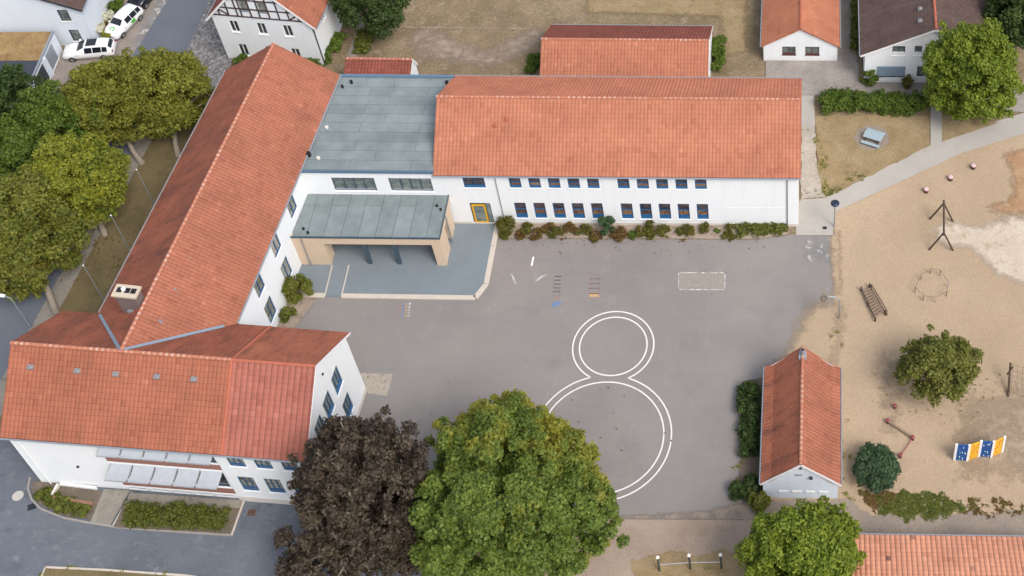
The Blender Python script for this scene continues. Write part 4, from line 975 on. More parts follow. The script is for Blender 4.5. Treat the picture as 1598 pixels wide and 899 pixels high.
def clumps(rx, ry, rz, k, seed, rmin, rmax, cz, lumps=14, lump_amp=0.28, flat=-0.45):
    """clump centres through an uneven crown: a lumpy ellipsoid shell plus some inner ones"""
    rg = np.random.default_rng(seed)
    L = rg.normal(size=(lumps, 3)); L[:, 2] *= 0.6; L /= np.linalg.norm(L, axis=1)[:, None]
    amp = rg.uniform(-0.8, 1.0, lumps) * lump_amp
    C = []; Rr = []
    while len(C) < k:
        d = rg.normal(size=3); d /= np.linalg.norm(d)
        if d[2] < flat: continue
        f = 1 + sum(a * math.exp(-13 * (1 - d @ l)) for a, l in zip(amp, L)) + rg.normal() * 0.07
        r = f * (rg.uniform(0.80, 0.98) if rg.random() < 0.8 else rg.uniform(0.35, 0.8))
        rad = rg.uniform(rmin, rmax)
        if rg.random() < 0.13: r = f * rg.uniform(0.98, 1.09); rad = rmin * rg.uniform(0.7, 1.1)      # stray tufts
        C.append((d[0] * (rx - rad * 0.6) * r, d[1] * (ry - rad * 0.6) * r, cz + d[2] * (rz - rad * 0.5) * r)); Rr.append(rad)
    return np.array(C), np.array(Rr)

BARK = plain('bark', (0.11, 0.085, 0.065), 0.95, 0.35, 6)
BARKL = plain('pale_bark', (0.26, 0.22, 0.175), 0.95, 0.3, 5)
def tree(name, label, px, py, cz, rx, ry, rz, mat, seed, k=110, n=16000, size=0.30, rmin=0.40, rmax=1.0, bark=None, base=None, group=None, trunk_r=0.22, droop=0.0, squash=0.8, up=0.55, lump=0.40, flat=-0.45, limb_out=0.75, cat='tree', limbs=9, fill=0.25, elong=1.5, extra=()):
    c = at(px, py, cz); c.z = 0
    bs = at(*base) if base else c.copy()
    t = thing(name, label, cat, bs, 0, group)
    off = c - bs
    C_, Rr = clumps(rx, ry, rz, k, seed, rmin, rmax, cz, lump_amp=lump, flat=flat)
    C_[:, 0] += off.x; C_[:, 1] += off.y
    for j, (ex_, ey_, ez_, er_, ek_) in enumerate(extra):      # further boughs
        q = at(ex_, ey_, ez_) - bs; D_, S_ = clumps(er_, er_, er_, ek_, seed + 50 + j, rmin, rmax, ez_, lump_amp=lump, flat=-0.9)
        D_[:, 0] += q.x; D_[:, 1] += q.y; C_ = np.vstack([C_, D_]); Rr = np.concatenate([Rr, S_])
    V, F = leaves(C_, Rr, n, size, seed + 1, squash, up, droop, fill, elong)
    link('crown', leaf_mesh('crown', V, F, mat), t)
    rg = random.Random(seed); b = MB()
    fork = Vector((off.x * 0.55, off.y * 0.55, max(0.8, cz - rz * 0.75)))
    b.tube([(0, 0, -0.1), tuple(fork * 0.5 + Vector((rg.uniform(-.1, .1), rg.uniform(-.1, .1), 0))), tuple(fork)], [trunk_r * 1.25, trunk_r, trunk_r * 0.85], 9)
    link('trunk', b.mesh('trunk', bark or BARK, True), t)
    lb = MB()
    order = sorted(range(len(C_)), key=lambda i: -np.linalg.norm(C_[i][:2] - np.array([off.x, off.y])))
    pick = [order[int(len(order) * j / (limbs + 1))] for j in range(limbs)]
    for j in pick:
        e = Vector(C_[j]); s_ = fork.copy(); m_ = s_.lerp(e, 0.5) + Vector((rg.uniform(-.3, .3), rg.uniform(-.3, .3), rg.uniform(0.1, 0.7)))
        e2 = s_.lerp(e, limb_out + 0.22)
        lb.tube([tuple(s_), tuple(m_), tuple(e2)], [trunk_r * 0.55, trunk_r * 0.32, trunk_r * 0.08], 6, cap=False)
        for q in range(2):
            w_ = m_.lerp(e2, rg.uniform(0.2, 0.7)); x_ = w_ + Vector((rg.uniform(-1, 1) * rx * .25, rg.uniform(-1, 1) * ry * .25, rg.uniform(0, 1) * rz * .25))
            lb.tube([tuple(w_), tuple(x_)], [trunk_r * 0.2, trunk_r * 0.05], 5, cap=False)
    link('limbs', lb.mesh('limbs', bark or BARK, True), t)
    return t

def shrub(name, label, px, py, r, h, mat, seed, group=None, n=700, size=0.14, cat='shrub', k=14, ry=None, stems=4, elong=1.5, up=0.5, pos=None, rz=0.0):
    c = Vector(pos) if pos is not None else at(px, py, h * 0.5); c.z = 0
    t = thing(name, label, cat, c, rz, group)
    C_, Rr = clumps(r, ry or r, h * 0.55, k, seed, r * 0.20, r * 0.42, h * 0.55, lump_amp=0.3, flat=-0.7)
    V, F = leaves(C_, Rr, n, size, seed + 1, 0.9, up, 0, 0.25, elong); V[:, 2] = np.maximum(V[:, 2], 0.02)
    link('foliage', leaf_mesh('foliage', V, F, mat), t)
    b = MB(); rg = random.Random(seed)
    for _ in range(stems):
        a = rg.uniform(0, 6.28); b.tube([(0, 0, 0), (math.cos(a) * r * .45, math.sin(a) * (ry or r) * .45, h * 0.7)], [0.03, 0.01], 5, cap=False)
    link('stems', b.mesh('stems', BARK), t)
    return t

LM = {}
LM['beech'] = leaf_mat('copper_beech_leaves', [(0.022, 0.015, 0.012), (0.050, 0.036, 0.025), (0.095, 0.072, 0.047)], accent=(0.050, 0.053, 0.020), nscale=0.7, trans=0.12)
LM['maple'] = leaf_mat('maple_leaves', [(0.060, 0.105, 0.020), (0.115, 0.175, 0.030), (0.195, 0.240, 0.042)], accent=(0.33, 0.29, 0.035), nscale=0.5, acc=(0.50, 0.66), turn=(at(803, 770, 8).x, at(803, 770, 8).y, 0.006))
LM['olive'] = leaf_mat('autumn_linden_leaves', [(0.098, 0.107, 0.014), (0.176, 0.184, 0.025), (0.260, 0.255, 0.037)], accent=(0.091, 0.131, 0.018), nscale=0.5)
LM['yellow'] = leaf_mat('yellow_green_leaves', [(0.081, 0.113, 0.014), (0.177, 0.209, 0.024), (0.310, 0.299, 0.030)], accent=(0.088, 0.143, 0.019), nscale=0.45)
LM['olive2'] = leaf_mat('olive_linden_leaves', [(0.071, 0.090, 0.017), (0.135, 0.160, 0.024), (0.238, 0.221, 0.039)], accent=(0.254, 0.139, 0.041), nscale=0.4, acc=(0.62, 0.72))
LM['green'] = leaf_mat('green_leaves', [(0.037, 0.075, 0.012), (0.081, 0.133, 0.017), (0.144, 0.195, 0.026)], nscale=0.6)
LM['dark'] = leaf_mat('dark_green_leaves', [(0.016, 0.037, 0.011), (0.035, 0.066, 0.015), (0.078, 0.122, 0.029)], nscale=0.8)
LM['chestnut'] = leaf_mat('chestnut_leaves', [(0.076, 0.118, 0.014), (0.147, 0.204, 0.020), (0.249, 0.295, 0.030)], accent=(0.076, 0.133, 0.016), nscale=0.7)
LM['yard_leaf'] = leaf_mat('light_green_leaves', [(0.075, 0.090, 0.018), (0.135, 0.150, 0.028), (0.21, 0.21, 0.045)], nscale=0.9)
LM['shrub'] = leaf_mat('shrub_leaves', [(0.05, 0.060, 0.012), (0.10, 0.105, 0.018), (0.16, 0.14, 0.025)], nscale=1.5)
LM['rust'] = leaf_mat('rusty_shrub_leaves', [(0.09, 0.045, 0.022), (0.15, 0.080, 0.030), (0.18, 0.13, 0.03)], nscale=1.6, accent=(0.13, 0.13, 0.025), acc=(0.5, 0.6))
LM['hedge'] = leaf_mat('hedge_leaves', [(0.055, 0.075, 0.014), (0.105, 0.127, 0.020), (0.165, 0.176, 0.032)], nscale=1.2, accent=(0.176, 0.143, 0.045), acc=(0.60, 0.74))
LM['pine'] = leaf_mat('bluish_needles', [(0.014, 0.036, 0.016), (0.030, 0.062, 0.026), (0.052, 0.095, 0.034)], nscale=1.5, trans=0.1)
LM['flower'] = leaf_mat('white_blossom', [(0.50, 0.50, 0.36), (0.66, 0.65, 0.52), (0.75, 0.74, 0.62)], nscale=2)

tree('copper_beech', 'big dark purple-brown tree touching the gable of the south-west wing', 574, 770, 7.6, 4.3, 4.6, 7.6, LM['beech'], 11, k=420, n=80000, size=0.165, rmin=0.28, rmax=0.75, trunk_r=0.40, droop=0.8, bark=BARKL, lump=0.42, flat=-0.85, squash=0.7, limbs=34, limb_out=0.84, fill=0.3, elong=1.8,
     extra=[(492, 880, 4.5, 2.8, 60), (640, 850, 4.5, 2.4, 40), (506, 700, 6.5, 1.2, 14)])
tree('maple_tree', 'huge round yellow-green tree covering part of the painted figure eight', 800, 774, 8.0, 6.35, 6.3, 6.7, LM['maple'], 21, k=470, n=125000, size=0.185, rmin=0.40, rmax=0.95, trunk_r=0.45, lump=0.30, limbs=14)
tree('linden_tree', 'olive-yellow tree beside the street, its crown nearest the driveway', 168, 162, 5.2, 3.4, 3.3, 4.3, LM['olive'], 31, k=190, n=42000, size=0.165, base=(222, 255), group='street trees along the diagonal wing', bark=BARKL, flat=-0.8)
tree('linden_tree', 'olive-yellow tree leaning over the roof edge of the diagonal wing', 258, 148, 5.2, 3.5, 3.5, 4.5, LM['olive'], 32, k=200, n=44000, size=0.165, base=(278, 243), group='street trees along the diagonal wing', bark=BARKL, flat=-0.8)
tree('linden_tree', 'bright yellow-green tree in the middle of the row along the lawn', 122, 288, 5.2, 3.9, 3.8, 4.7, LM['yellow'], 33, k=220, n=48000, size=0.17, base=(164, 366), group='street trees along the diagonal wing', bark=BARKL, flat=-0.8)
tree('linden_tree', 'large olive tree with rusty boughs and a pale leaning trunk at the left edge', 32, 364, 5.4, 4.7, 4.6, 5.2, LM['olive2'], 34, k=280, n=62000, size=0.175, base=(88, 489), group='street trees along the diagonal wing', bark=BARKL, trunk_r=0.26, flat=-0.7)
tree('young_tree', 'mid-green tree filling the gap between the olive street trees', 82, 196, 4.8, 2.9, 3.0, 4.4, LM['green'], 35, k=120, n=26000, size=0.16, flat=-0.8)
tree('dark_tree', 'dark green tree in front of the garage at the left edge', 8, 168, 5.0, 3.1, 3.4, 4.6, LM['dark'], 36, k=120, n=28000, size=0.165, flat=-0.8)
tree('dark_tree', 'dark bluish-green tree at the left edge below the garage tree', 24, 246, 4.6, 3.0, 2.8, 4.0, LM['green'], 37, k=100, n=22000, size=0.165, flat=-0.8)
tree('orchard_tree', 'dark round-leaved tree at the top edge behind the half-timbered house', 578, 6, 4.5, 3.3, 3.1, 3.8, LM['dark'], 38, k=120, n=22000, size=0.19)
tree('chestnut_tree', 'tall bright green tree in front of the brown-roofed house', 1515, 114, 6.0, 3.8, 3.5, 5.9, LM['chestnut'], 39, k=240, n=56000, size=0.175, trunk_r=0.3, flat=-0.8)
tree('walnut_tree', 'dark glossy tree cut by the top right corner', 1592, 26, 5.0, 2.9, 2.8, 3.9, LM['dark'], 40, k=110, n=20000, size=0.21)
tree('playground_tree', 'small loose green tree standing alone in the playground sand', 1466, 572, 3.6, 2.8, 2.7, 2.7, LM['yard_leaf'], 41, k=110, n=15000, size=0.165, base=(1462, 620), rmin=0.30, rmax=0.75, trunk_r=0.13, lump=0.45, fill=0.4)
tree('yard_tree', 'broad green tree beside the pale pantiled hall at the bottom edge', 1253, 878, 5.0, 3.9, 3.6, 3.9, LM['chestnut'], 42, k=230, n=52000, size=0.175, trunk_r=0.3, lump=0.36)

# ------------------------------------------------------------------ painted markings (parts of the schoolyard sheet)
yard = bpy.data.objects['yard']; ZM = 0.014
def flat(name, polys, mat, z=ZM, parent=yard, label=None):
    b = MB()
    for P in polys:
        ar = sum(P[i][0] * P[(i + 1) % len(P)][1] - P[(i + 1) % len(P)][0] * P[i][1] for i in range(len(P)))
        b.face([(p[0], p[1], z) for p in (P if ar > 0 else P[::-1])])
    return b.build(name, mat, parent, label)
def xy(*q): return [(v.x, v.y) for v in (at(*p) for p in q)]
wp = NT('worn_white_paint')
wp.fin(wp.mix(wp.ramp(wp.noise(5, 6, 0.7), [(0.30, 0.7), (0.42, 0.0)]), (0.70, 0.69, 0.67), (0.27, 0.255, 0.25)), 0.85, 0.2); M['worn'] = wp.m
def fade(name, c, amt):
    t = NT(name); t.fin(t.mix(t.ramp(t.noise(3.5, 6, 0.75), [(0.38, amt), (0.60, 1.0)]), c, (0.235, 0.222, 0.215)), 0.9, 0.2); return t.m
def arc(c, r, a0, a1, wd=0.11, n=96):
    out = []
    for i in range(n):
        t0, t1 = a0 + (a1 - a0) * i / n, a0 + (a1 - a0) * (i + 1) / n
        out.append([(c[0] + (r - wd / 2) * math.cos(t0), c[1] + (r - wd / 2) * math.sin(t0)), (c[0] + (r + wd / 2) * math.cos(t0), c[1] + (r + wd / 2) * math.sin(t0)),
                    (c[0] + (r + wd / 2) * math.cos(t1), c[1] + (r + wd / 2) * math.sin(t1)), (c[0] + (r - wd / 2) * math.cos(t1), c[1] + (r - wd / 2) * math.sin(t1))])
    return out
c1 = (-0.14909 * CAM_H, 0.61744 * CAM_H); c2 = (-0.14973 * CAM_H, 0.54082 * CAM_H)
r1i, r1o, r2i, r2o = 2.685, 3.225, 4.705, 5.29
dd_ = math.hypot(c1[0] - c2[0], c1[1] - c2[1]); th = math.atan2(c1[1] - c2[1], c1[0] - c2[0])
b2_ = math.acos((dd_ ** 2 + r2o ** 2 - r1o ** 2) / (2 * dd_ * r2o)); b1_ = math.acos((dd_ ** 2 + r1o ** 2 - r2o ** 2) / (2 * dd_ * r1o))
flat('painted_figure_eight', arc(c1, r1i, 0, 2 * math.pi) + arc(c2, r2i, 0, 2 * math.pi) + arc(c1, r1o, th - math.pi + b1_, th + math.pi - b1_) + arc(c2, r2o, th + b2_, th + 2 * math.pi - b2_), M['worn'], label='white double-lined figure eight painted on the asphalt')
flat('painted_line', [xy((831, 401), (834, 401), (831, 415), (828, 415))], M['paint'])
fw_ = fade('faded_white_paint', (0.62, 0.61, 0.59), 0.0)
flat('painted_arrow', [xy((797, 428), (800, 428), (806, 443), (803, 442)), xy((835, 437), (846, 430), (848, 432), (838, 440)), xy((846, 430), (854, 428), (849, 432))], fw_)
red_ = fade('faded_red_paint', (0.33, 0.13, 0.13), 0.3); blue_ = fade('faded_blue_paint', (0.05, 0.19, 0.42), 0.0); org_ = fade('faded_orange_paint', (0.60, 0.33, 0.12), 0.0); pk_ = fade('faded_tan_paint', (0.275, 0.24, 0.215), 0.3)
def frame_rect(px0, py0, px1, py1, wd=1.6, sk=0):
    return [xy((px0 + sk, py0), (px1 + sk, py0), (px1 + sk, py0 + wd), (px0 + sk, py0 + wd)), xy((px0, py1 - wd), (px1, py1 - wd), (px1, py1), (px0, py1)),
            xy((px0 + sk, py0), (px0 + sk + wd, py0), (px0 + wd, py1), (px0, py1)), xy((px1 + sk - wd, py0), (px1 + sk, py0), (px1, py1), (px1 - wd, py1))]
hp = []
for k in range(4): hp += frame_rect(921 - 0.6 * k, 427 + 7.6 * k, 937 - 0.5 * k, 436 + 7.6 * k, .9)
flat('hopscotch_grid', hp, red_, label='red hopscotch grid with an orange base')
flat('hopscotch_base', [xy((918, 457), (938, 457), (935, 464), (921, 464))], org_)
hp = []
for k in range(6): hp += frame_rect(866.5 - 0.7 * k, 425 + 6 * k, 876 - 0.5 * k, 432 + 6 * k, .9)
flat('hopscotch_grid', hp, pk_, label='very faded tan hopscotch strip ending in red and blue')
flat('hopscotch_base', [xy((860, 474), (864, 471), (876, 470), (876, 476), (868, 479), (859, 479))], blue_)
a0 = at(868, 466); flat('hopscotch_dot', [[(a0.x + .2 * math.cos(k * .5236), a0.y + .2 * math.sin(k * .5236)) for k in range(12)]], red_, ZM + .004)
for i, m_ in enumerate((red_, blue_, org_, fw_)):
    flat('start_stripe', [xy((623.5 + i * 5, 473 + k * 4.6), (626.5 + i * 5, 473 + k * 4.6), (625.5 - .6 * k + i * 5, 475.8 + k * 4.6), (622.5 - .6 * k + i * 5, 475.8 + k * 4.6)) for k in range(5)], m_)
mt = fade('faded_mat', (0.30, 0.26, 0.205), 0.0)
flat('pale_rectangle', [xy((1059, 426), (1131, 426), (1130, 452), (1058, 452))], mt)
flat('corner_line', frame_rect(1058, 425, 1132, 453, 1.5), fw_, ZM + .004)
flat('asphalt_patch', [ragged([(1254, 372), (1301, 374), (1301, 420), (1284, 409), (1253, 406)], .12, seed=12)], GM['flags'], ZM)
flat('paved_patch', [xy((558, 582), (613, 584), (604, 618), (575, 614))], GM['gravel'], ZM)
flat('paved_patch', [xy((1186, 790), (1240, 796), (1180, 812), (1150, 808))], GM['sand_grey'], ZM + .002)

# ------------------------------------------------------------------ playground equipment
WOOD = plain('grey_brown_wood', (0.075, 0.050, 0.036), 0.9, 0.3, 8); WOODL = plain('weathered_planks', (0.23, 0.165, 0.115), 0.9, 0.3, 7)
REDP = plain('faded_red_paint_post', (0.26, 0.05, 0.06), 0.6, 0.15); ROPE = plain('rope', (0.20, 0.16, 0.13), 0.95, 0.2, 20); PINK = plain('pale_pink_paint', (0.60, 0.40, 0.42), 0.7, 0.2)

t = thing('swing_frame', 'empty dark log swing frame with two leg pairs and a top beam', 'swing frame', at(1469, 368))
U = at(1473, 317, 2.45); Lw = at(1473, 363, 2.45)
b = MB(); b.tube([U + (U - Lw).normalized() * .3, Lw + (Lw - U).normalized() * .3], 0.085, 8); b.build('beam', WOOD, t)
for n_, f_ in ((U, (1450, 342)), (U, (1488, 346)), (Lw, (1449, 390)), (Lw, (1488, 391))):
    p = at(*f_); b = MB(); b.tube([p - Vector((0, 0, .1)), n_ + (n_ - p).normalized() * .12], [.085, .07], 8); b.build('leg', WOOD, t)

t = thing('rope_ring', 'low ring of ropes and thin posts in the sand beside the swing frame', 'climbing ring', at(1455, 452))
ring = [at(x_, y_, .8) for x_, y_ in ((1428.5, 448), (1441.5, 461), (1461, 464), (1478, 454), (1481, 440), (1468, 422), (1453, 419), (1438, 428))]
for i, p in enumerate(ring):
    b = MB(); b.tube([(p.x, p.y, -.1), (p.x, p.y, p.z + .05)], .04, 6); b.build('post', PINK if i in (2, 4) else WOODL, t)
b = MB()
for p, q in zip(ring, ring[1:] + ring[:1]): b.tube([p, p.lerp(q, .5) - Vector((0, 0, .07)), q], .028, 6, cap=False)
b.build('rope', ROPE, t)

t = thing('plank_bridge', 'wooden rung bridge with one handrail lying in the sand beside the yard edge', 'climbing bridge', at(1363, 472))
A0, A1, B0, B1 = at(1344, 450, .35), at(1366, 498, .35), at(1357, 445, .35), at(1381, 487, .35)
for p, q in ((A0, A1), (B0, B1)):
    b = MB(); b.tube([p, q], .06, 7); b.build('side_beam', WOOD, t)
for p in (A0, A1, B0, B1, A0.lerp(A1, .5)):
    b = MB(); b.tube([(p.x, p.y, -.1), (p.x, p.y, .55)], .075, 7); b.build('post', WOOD, t)
for i in range(10):
    f = .12 + .82 * i / 9; p, q = A0.lerp(A1, f), B0.lerp(B1, f); b = MB(); b.bar(p + Vector((0, 0, .05)), q + Vector((0, 0, .05)), .15, .05); b.build('rung', WOODL, t)
C0, C1 = at(1360, 444, .75), at(1384, 485, .75); b = MB(); b.tube([C0, C1], .045, 7)
for p in (C0, C1): b.tube([(p.x, p.y, -.1), tuple(p)], .05, 7)
b.build('handrail', REDP if False else WOOD, t)

for i, (px, py, lb) in enumerate(((1445, 300, 'pale pink capped wooden stump nearest the swing frame'), (1483, 281, 'pale pink capped wooden stump, middle one of three'), (1518.5, 263, 'pale pink capped wooden stump nearest the concrete path and big tree'))):
    t = thing('play_stump', lb, 'stump', at(px, py), 0, 'stumps in a row on the sand')
    b = MB(at(px, py)); b.lathe([(.21, -.1), (.20, .42), (.17, .46)], n=12); b.build('post', WOOD, t)
    b = MB(at(px, py)); b.lathe([(.215, .40), (.22, .50), (.15, .56), (0, .57)], n=12); b.build('cap', PINK, t)

posts = [(1396, 637), (1385, 660), (1424, 686), (1405, 714)]
lbs = ['short red-capped post standing alone above the balance beam', 'red-capped post at the left end of the balance beam', 'red-capped post where balance beam and rope meet', 'red-capped post beside the round spiky shrub']
pp = []
for (px, py), lb in zip(posts, lbs):
    p = at(px, py); pp.append(p); t = thing('balance_post', lb, 'post', p, 0, 'red capped balance posts')
    b = MB(p); b.lathe([(.13, -.1), (.12, .34)], n=10); b.build('post', WOOD, t)
    b = MB(p); b.lathe([(.135, .34), (.155, .38), (.155, .44), (.09, .48), (0, .49)], n=12); b.build('cap', REDP, t)
Z3 = Vector((0, 0, .3))
b = MB(); b.bar(pp[1] + Z3, pp[2] + Z3, .16, .10); o = b.build('balance_beam', WOODL); tag(o, 'pale balance beam between two red-capped posts', 'beam')
b = MB(); b.tube([pp[2] + Z3, pp[2].lerp(pp[3], .5) + Vector((0, 0, .2)), pp[3] + Z3], .035, 6); o = b.build('balance_rope', REDP); tag(o, 'dark red rope slung between two red-capped posts', 'rope')

t = thing('climbing_wall', 'zigzag climbing wall of blue and yellow panels with white edges in the sand', 'climbing wall', at(1527, 713))
foot = [at(*q) for q in ((1489, 718), (1509, 719), (1527, 712.5), (1546.5, 713.5), (1563, 706))]
HOLD = [plain('hold_' + n_, c_, .5, .05) for n_, c_ in (('white', (.7, .7, .7)), ('light_blue', (.15, .45, .65)), ('green', (.15, .5, .2)), ('red', (.5, .08, .05)))]
PB = plain('blue_climbing_panel', (0.010, 0.085, 0.30), .5, .15); PY = plain('yellow_climbing_panel', (0.72, 0.40, 0.03), .5, .1)
rg = random.Random(3)
for i in range(4):
    p, q = foot[i], foot[i + 1]; d = (q - p); L = d.length; yaw = math.atan2(d.y, d.x)
    b = MB(p, yaw); b.box(.07, L - .07, -.03, .05, .05, 2.34); pn = b.build('panel', PB if i % 2 == 0 else PY, t, 'blue panel with holds' if i % 2 == 0 else 'yellow panel with holds')
    b = MB(p, yaw)
    for k in range(9):
        x_, z_ = rg.uniform(.18, L - .18), rg.uniform(.2, 2.2); b.tube([(x_, -.03, z_), (x_, -.09, z_)], [.045, .025], 6, mi=rg.choice([0, 1, 2, 0]) if i % 2 == 0 else 3)
    b.build('holds', HOLD, pn)
for i, p in enumerate(foot):
    d = foot[min(i + 1, 4)] - foot[max(i - 1, 0)]; b = MB(p, math.atan2(d.y, d.x)); b.box(-.09, .09, -.07, .07, -.1, 2.42); b.build('post', M['whitep'], t)

t = thing('climbing_net', 'dark crossed log with a rope net and red white tape at the right edge', 'climbing net', at(1574, 618))
tp = at(1577, 566, 1.9); ft = at(1573, 619)
b = MB(); b.tube([ft, tp], [.10, .085], 8); b.build('post', WOOD, t)
b = MB(); b.tube([at(1571.5, 585, 1.35), at(1581, 572, 1.8)], .075, 8); b.build('cross_log', WOOD, t)
b = MB(); R0, R1 = at(1640, 582, 1.9), at(1640, 640)
for i in range(6):
    f = i / 5; b.tube([ft.lerp(tp, .15 + .8 * f), R1.lerp(R0, .15 + .8 * f)], .016, 5, cap=False)
for i in range(8):
    f = (i + .5) / 8; b.tube([ft.lerp(R1, f) + (tp - ft) * .15, tp.lerp(R0, f)], .016, 5, cap=False)
b.build('net', ROPE, t)
tape = NT('barrier_tape'); u_ = tape.sep(tape.uv())[0]
tape.fin(tape.mix(tape.math('GREATER_THAN', tape.math('FRACT', tape.math('MULTIPLY', u_, 4.5)), .5), (.75, .75, .75), (.5, .03, .06)), .5)
b = MB()
pts = [at(1577, 612, .5), at(1579, 600, .9), at(1583, 594, 1.1), at(1588, 606, .7), at(1590, 612, .5)]
acc = 0
for p, q in zip(pts[:-1], pts[1:]):
    l_ = (q - p).length; z_ = Vector((0, 0, .06)); b.face([tuple(p - z_), tuple(q - z_), tuple(q + z_), tuple(p + z_)], [(acc, 0), (acc + l_, 0), (acc + l_, 1), (acc, 1)]); acc += l_
b.build('tape', tape.m, t)

pb = at(1310, 497)
t = thing('basketball_hoop', 'basketball stand with curved grey pole at the edge of yard and sand', 'basketball hoop', pb)
b = MB(); tt = [pb - Vector((0, 0, .1)), pb + Vector((0, 0, 2.0)), pb + Vector((-.1, .05, 2.6)), pb + Vector((-.45, .08, 2.95)), pb + Vector((-.95, .1, 3.0))]
b.tube(tt, .065, 8); b.build('pole', M['steel'], t)
b = MB(pb + Vector((-1.0, .1, 0))); b.box(-.04, .02, -.6, .6, 2.6, 3.4); b.build('backboard', M['steel'], t)
b = MB(pb + Vector((-1.34, .1, 2.75)))
rr_ = [(.23 * math.cos(k * math.pi / 8), .23 * math.sin(k * math.pi / 8), 0) for k in range(17)]; b.tube(rr_, .02, 6, cap=False); b.tube([(.3, 0, 0), (.23, 0, 0)], .03, 6); b.build('rim', M['dkframe'], t)
b = MB(pb + Vector((-1.34, .1, 2.75)))
for k in range(10):
    a = k * .628; b.tube([(.23 * math.cos(a), .23 * math.sin(a), 0), (.14 * math.cos(a + .4), .14 * math.sin(a + .4), -.4)], .012, 4, cap=False)
b.build('net', ROPE, t)

# picnic table on its round sand pad
pad = at(1361, 216); sheet('sand_pad', [(pad.x + 1.55 * math.cos(k * .314) * random.uniform(.95, 1.05), pad.y + 1.5 * math.sin(k * .314) * random.uniform(.95, 1.05)) for k in range(20)], GM['sand_grey'], 0, world=True)
pc_ = at(1363, 211.5, .75); yw = math.atan2((at(1381.7, 209.5) - at(1352.8, 200.5)).y, (at(1381.7, 209.5) - at(1352.8, 200.5)).x)
t = thing('picnic_table', 'pale blue-grey picnic table with two benches on a round sand pad', 'picnic table', (pc_.x, pc_.y, 0))
PT = plain('pale_blue_planks', (0.30, 0.38, 0.42), .7, .2, 5)
def planks(name, y0, y1, z, n, par):
    b = MB((pc_.x, pc_.y, 0), yw)
    for i in range(n):
        a_, c_ = y0 + (y1 - y0) * i / n, y0 + (y1 - y0) * (i + .93) / n; b.box(-.85, .85, a_, c_, z - .05, z)
    return b.build(name, PT, par)
planks('table_top', -.42, .42, .76, 6, t); planks('bench', -.92, -.62, .46, 2, t); planks('bench', .62, .92, .46, 2, t)
for x_ in (-.6, .6):
    b = MB((pc_.x, pc_.y, 0), yw); b.bar((x_, -.75, 0), (x_, -.2, .70), .08); b.bar((x_, .75, 0), (x_, .2, .70), .08); b.bar((x_, -.9, .37), (x_, .9, .37), .08, .1); b.build('leg_frame', M['dkframe'], t)

# gymnastics bars, bottom
t = thing('turning_bar', 'two-bay steel turning bar with three white-capped posts on the dry grass', 'gymnastic bar', at(1078, 889))
ps = [at(1029.5, 892), at(1077.5, 889), at(1126, 888)]
for p in ps:
    b = MB(p); b.lathe([(.075, -.1), (.075, 2.28)], n=10); po = b.build('post', plain('dark_green_post', (.05, .06, .055), .7), t)
    b = MB(p); b.lathe([(.12, 2.281), (.13, 2.36), (.08, 2.44), (0, 2.46)], n=10); b.build('cap', M['whitep'], po)
for p, q in zip(ps[:-1], ps[1:]):
    b = MB(); b.tube([p + Vector((0, 0, 1.15)), q + Vector((0, 0, 1.15))], .035, 8); b.build('bar', M['steel'], t)
sheet('grass', ragged([(985, 872), (1025, 866), (1150, 862), (1180, 880), (1180, 940), (985, 940)], .2, seed=22), GM['patchlawn'], 0, world=True)

# ------------------------------------------------------------------ poles, lamps, covers
for (px, py), lb in zip(((213, 265), (173, 336.5), (130, 414.5)), ('thin grey flagpole on the lawn furthest from the chimney', 'middle one of three thin grey flagpoles on the lawn', 'thin grey flagpole on the lawn nearest the chimney')):
    p = at(px, py, 7.0); p.z = 0; t = thing('flagpole', lb, 'flagpole', p, 0, 'flagpoles on the lawn')
    b = MB(p); b.tube([(0, 0, -.1), (0, 0, 7.0)], [.055, .035], 8); b.build('pole', M['steel'], t)
    b = MB(p); b.lathe([(0, 6.98), (.06, 7.0), (.06, 7.06), (0, 7.1)], n=8); b.build('finial', M['whitep'], t)
p = at(1301.8, 354)
t = thing('yard_lamp', 'street lamp with dark round flat head at the corner of path and yard', 'lamp post', p)
b = MB(p); b.tube([(0, 0, -.1), (0, 0, 1.0), (0, 0, 3.1)], [.07, .06, .045], 8); b.build('pole', M['steel'], t)
b = MB(p); b.lathe([(0, 3.05), (.10, 3.08), (.12, 3.2), (.36, 3.24), (.38, 3.32), (.22, 3.40), (0, 3.43)], n=16); b.build('lamp_head', plain('dark_blue_lamp', (.02, .028, .05), .35), t)
p = at(48, 511)
t = thing('street_lamp', 'street lamp with pale head on a short arm beside the leaning pale trunk', 'street lamp', p)
b = MB(p); b.tube([(0, 0, -.1), (0, 0, 3.9), (-.1, .02, 4.2), (-.6, .1, 4.35)], [.07, .055, .05, .04], 8); b.build('pole', M['zinc'], t)
b = MB(p + Vector((-.75, .12, 4.35)), R(170)); b.box(-.3, .3, -.12, .12, -.05, .07); b.build('lamp_head', M['whitep'], t)
def cover(name, label, px, py, r, mat, square=None, z=.03):
    p = at(px, py); t = MB(p, square or 0)
    if square is None:
        t.lathe([(r, 0), (r, z), (0, z + .002)], n=20)
    else:
        t.box(-r, r, -r * .8, r * .8, 0, z)
        for k in range(5): t.box(-r * .8, r * .8, -r * .7 + k * r * .3, -r * .7 + k * r * .3 + r * .12, z, z + .01, mi=1)
    o = t.build(name, mat if isinstance(mat, list) else [mat, M['black']]); o['label'] = label; o['category'] = 'cover' if square is None else 'drain'
    return o
cover('manhole_cover', 'pale round manhole cover in the dark asphalt at the left edge', 28, 774, .40, M['concrete'])
cover('drain_grate', 'small dark drain grate at the kerb beside the manhole cover', 50, 791, .30, M['dkframe'], R(20))
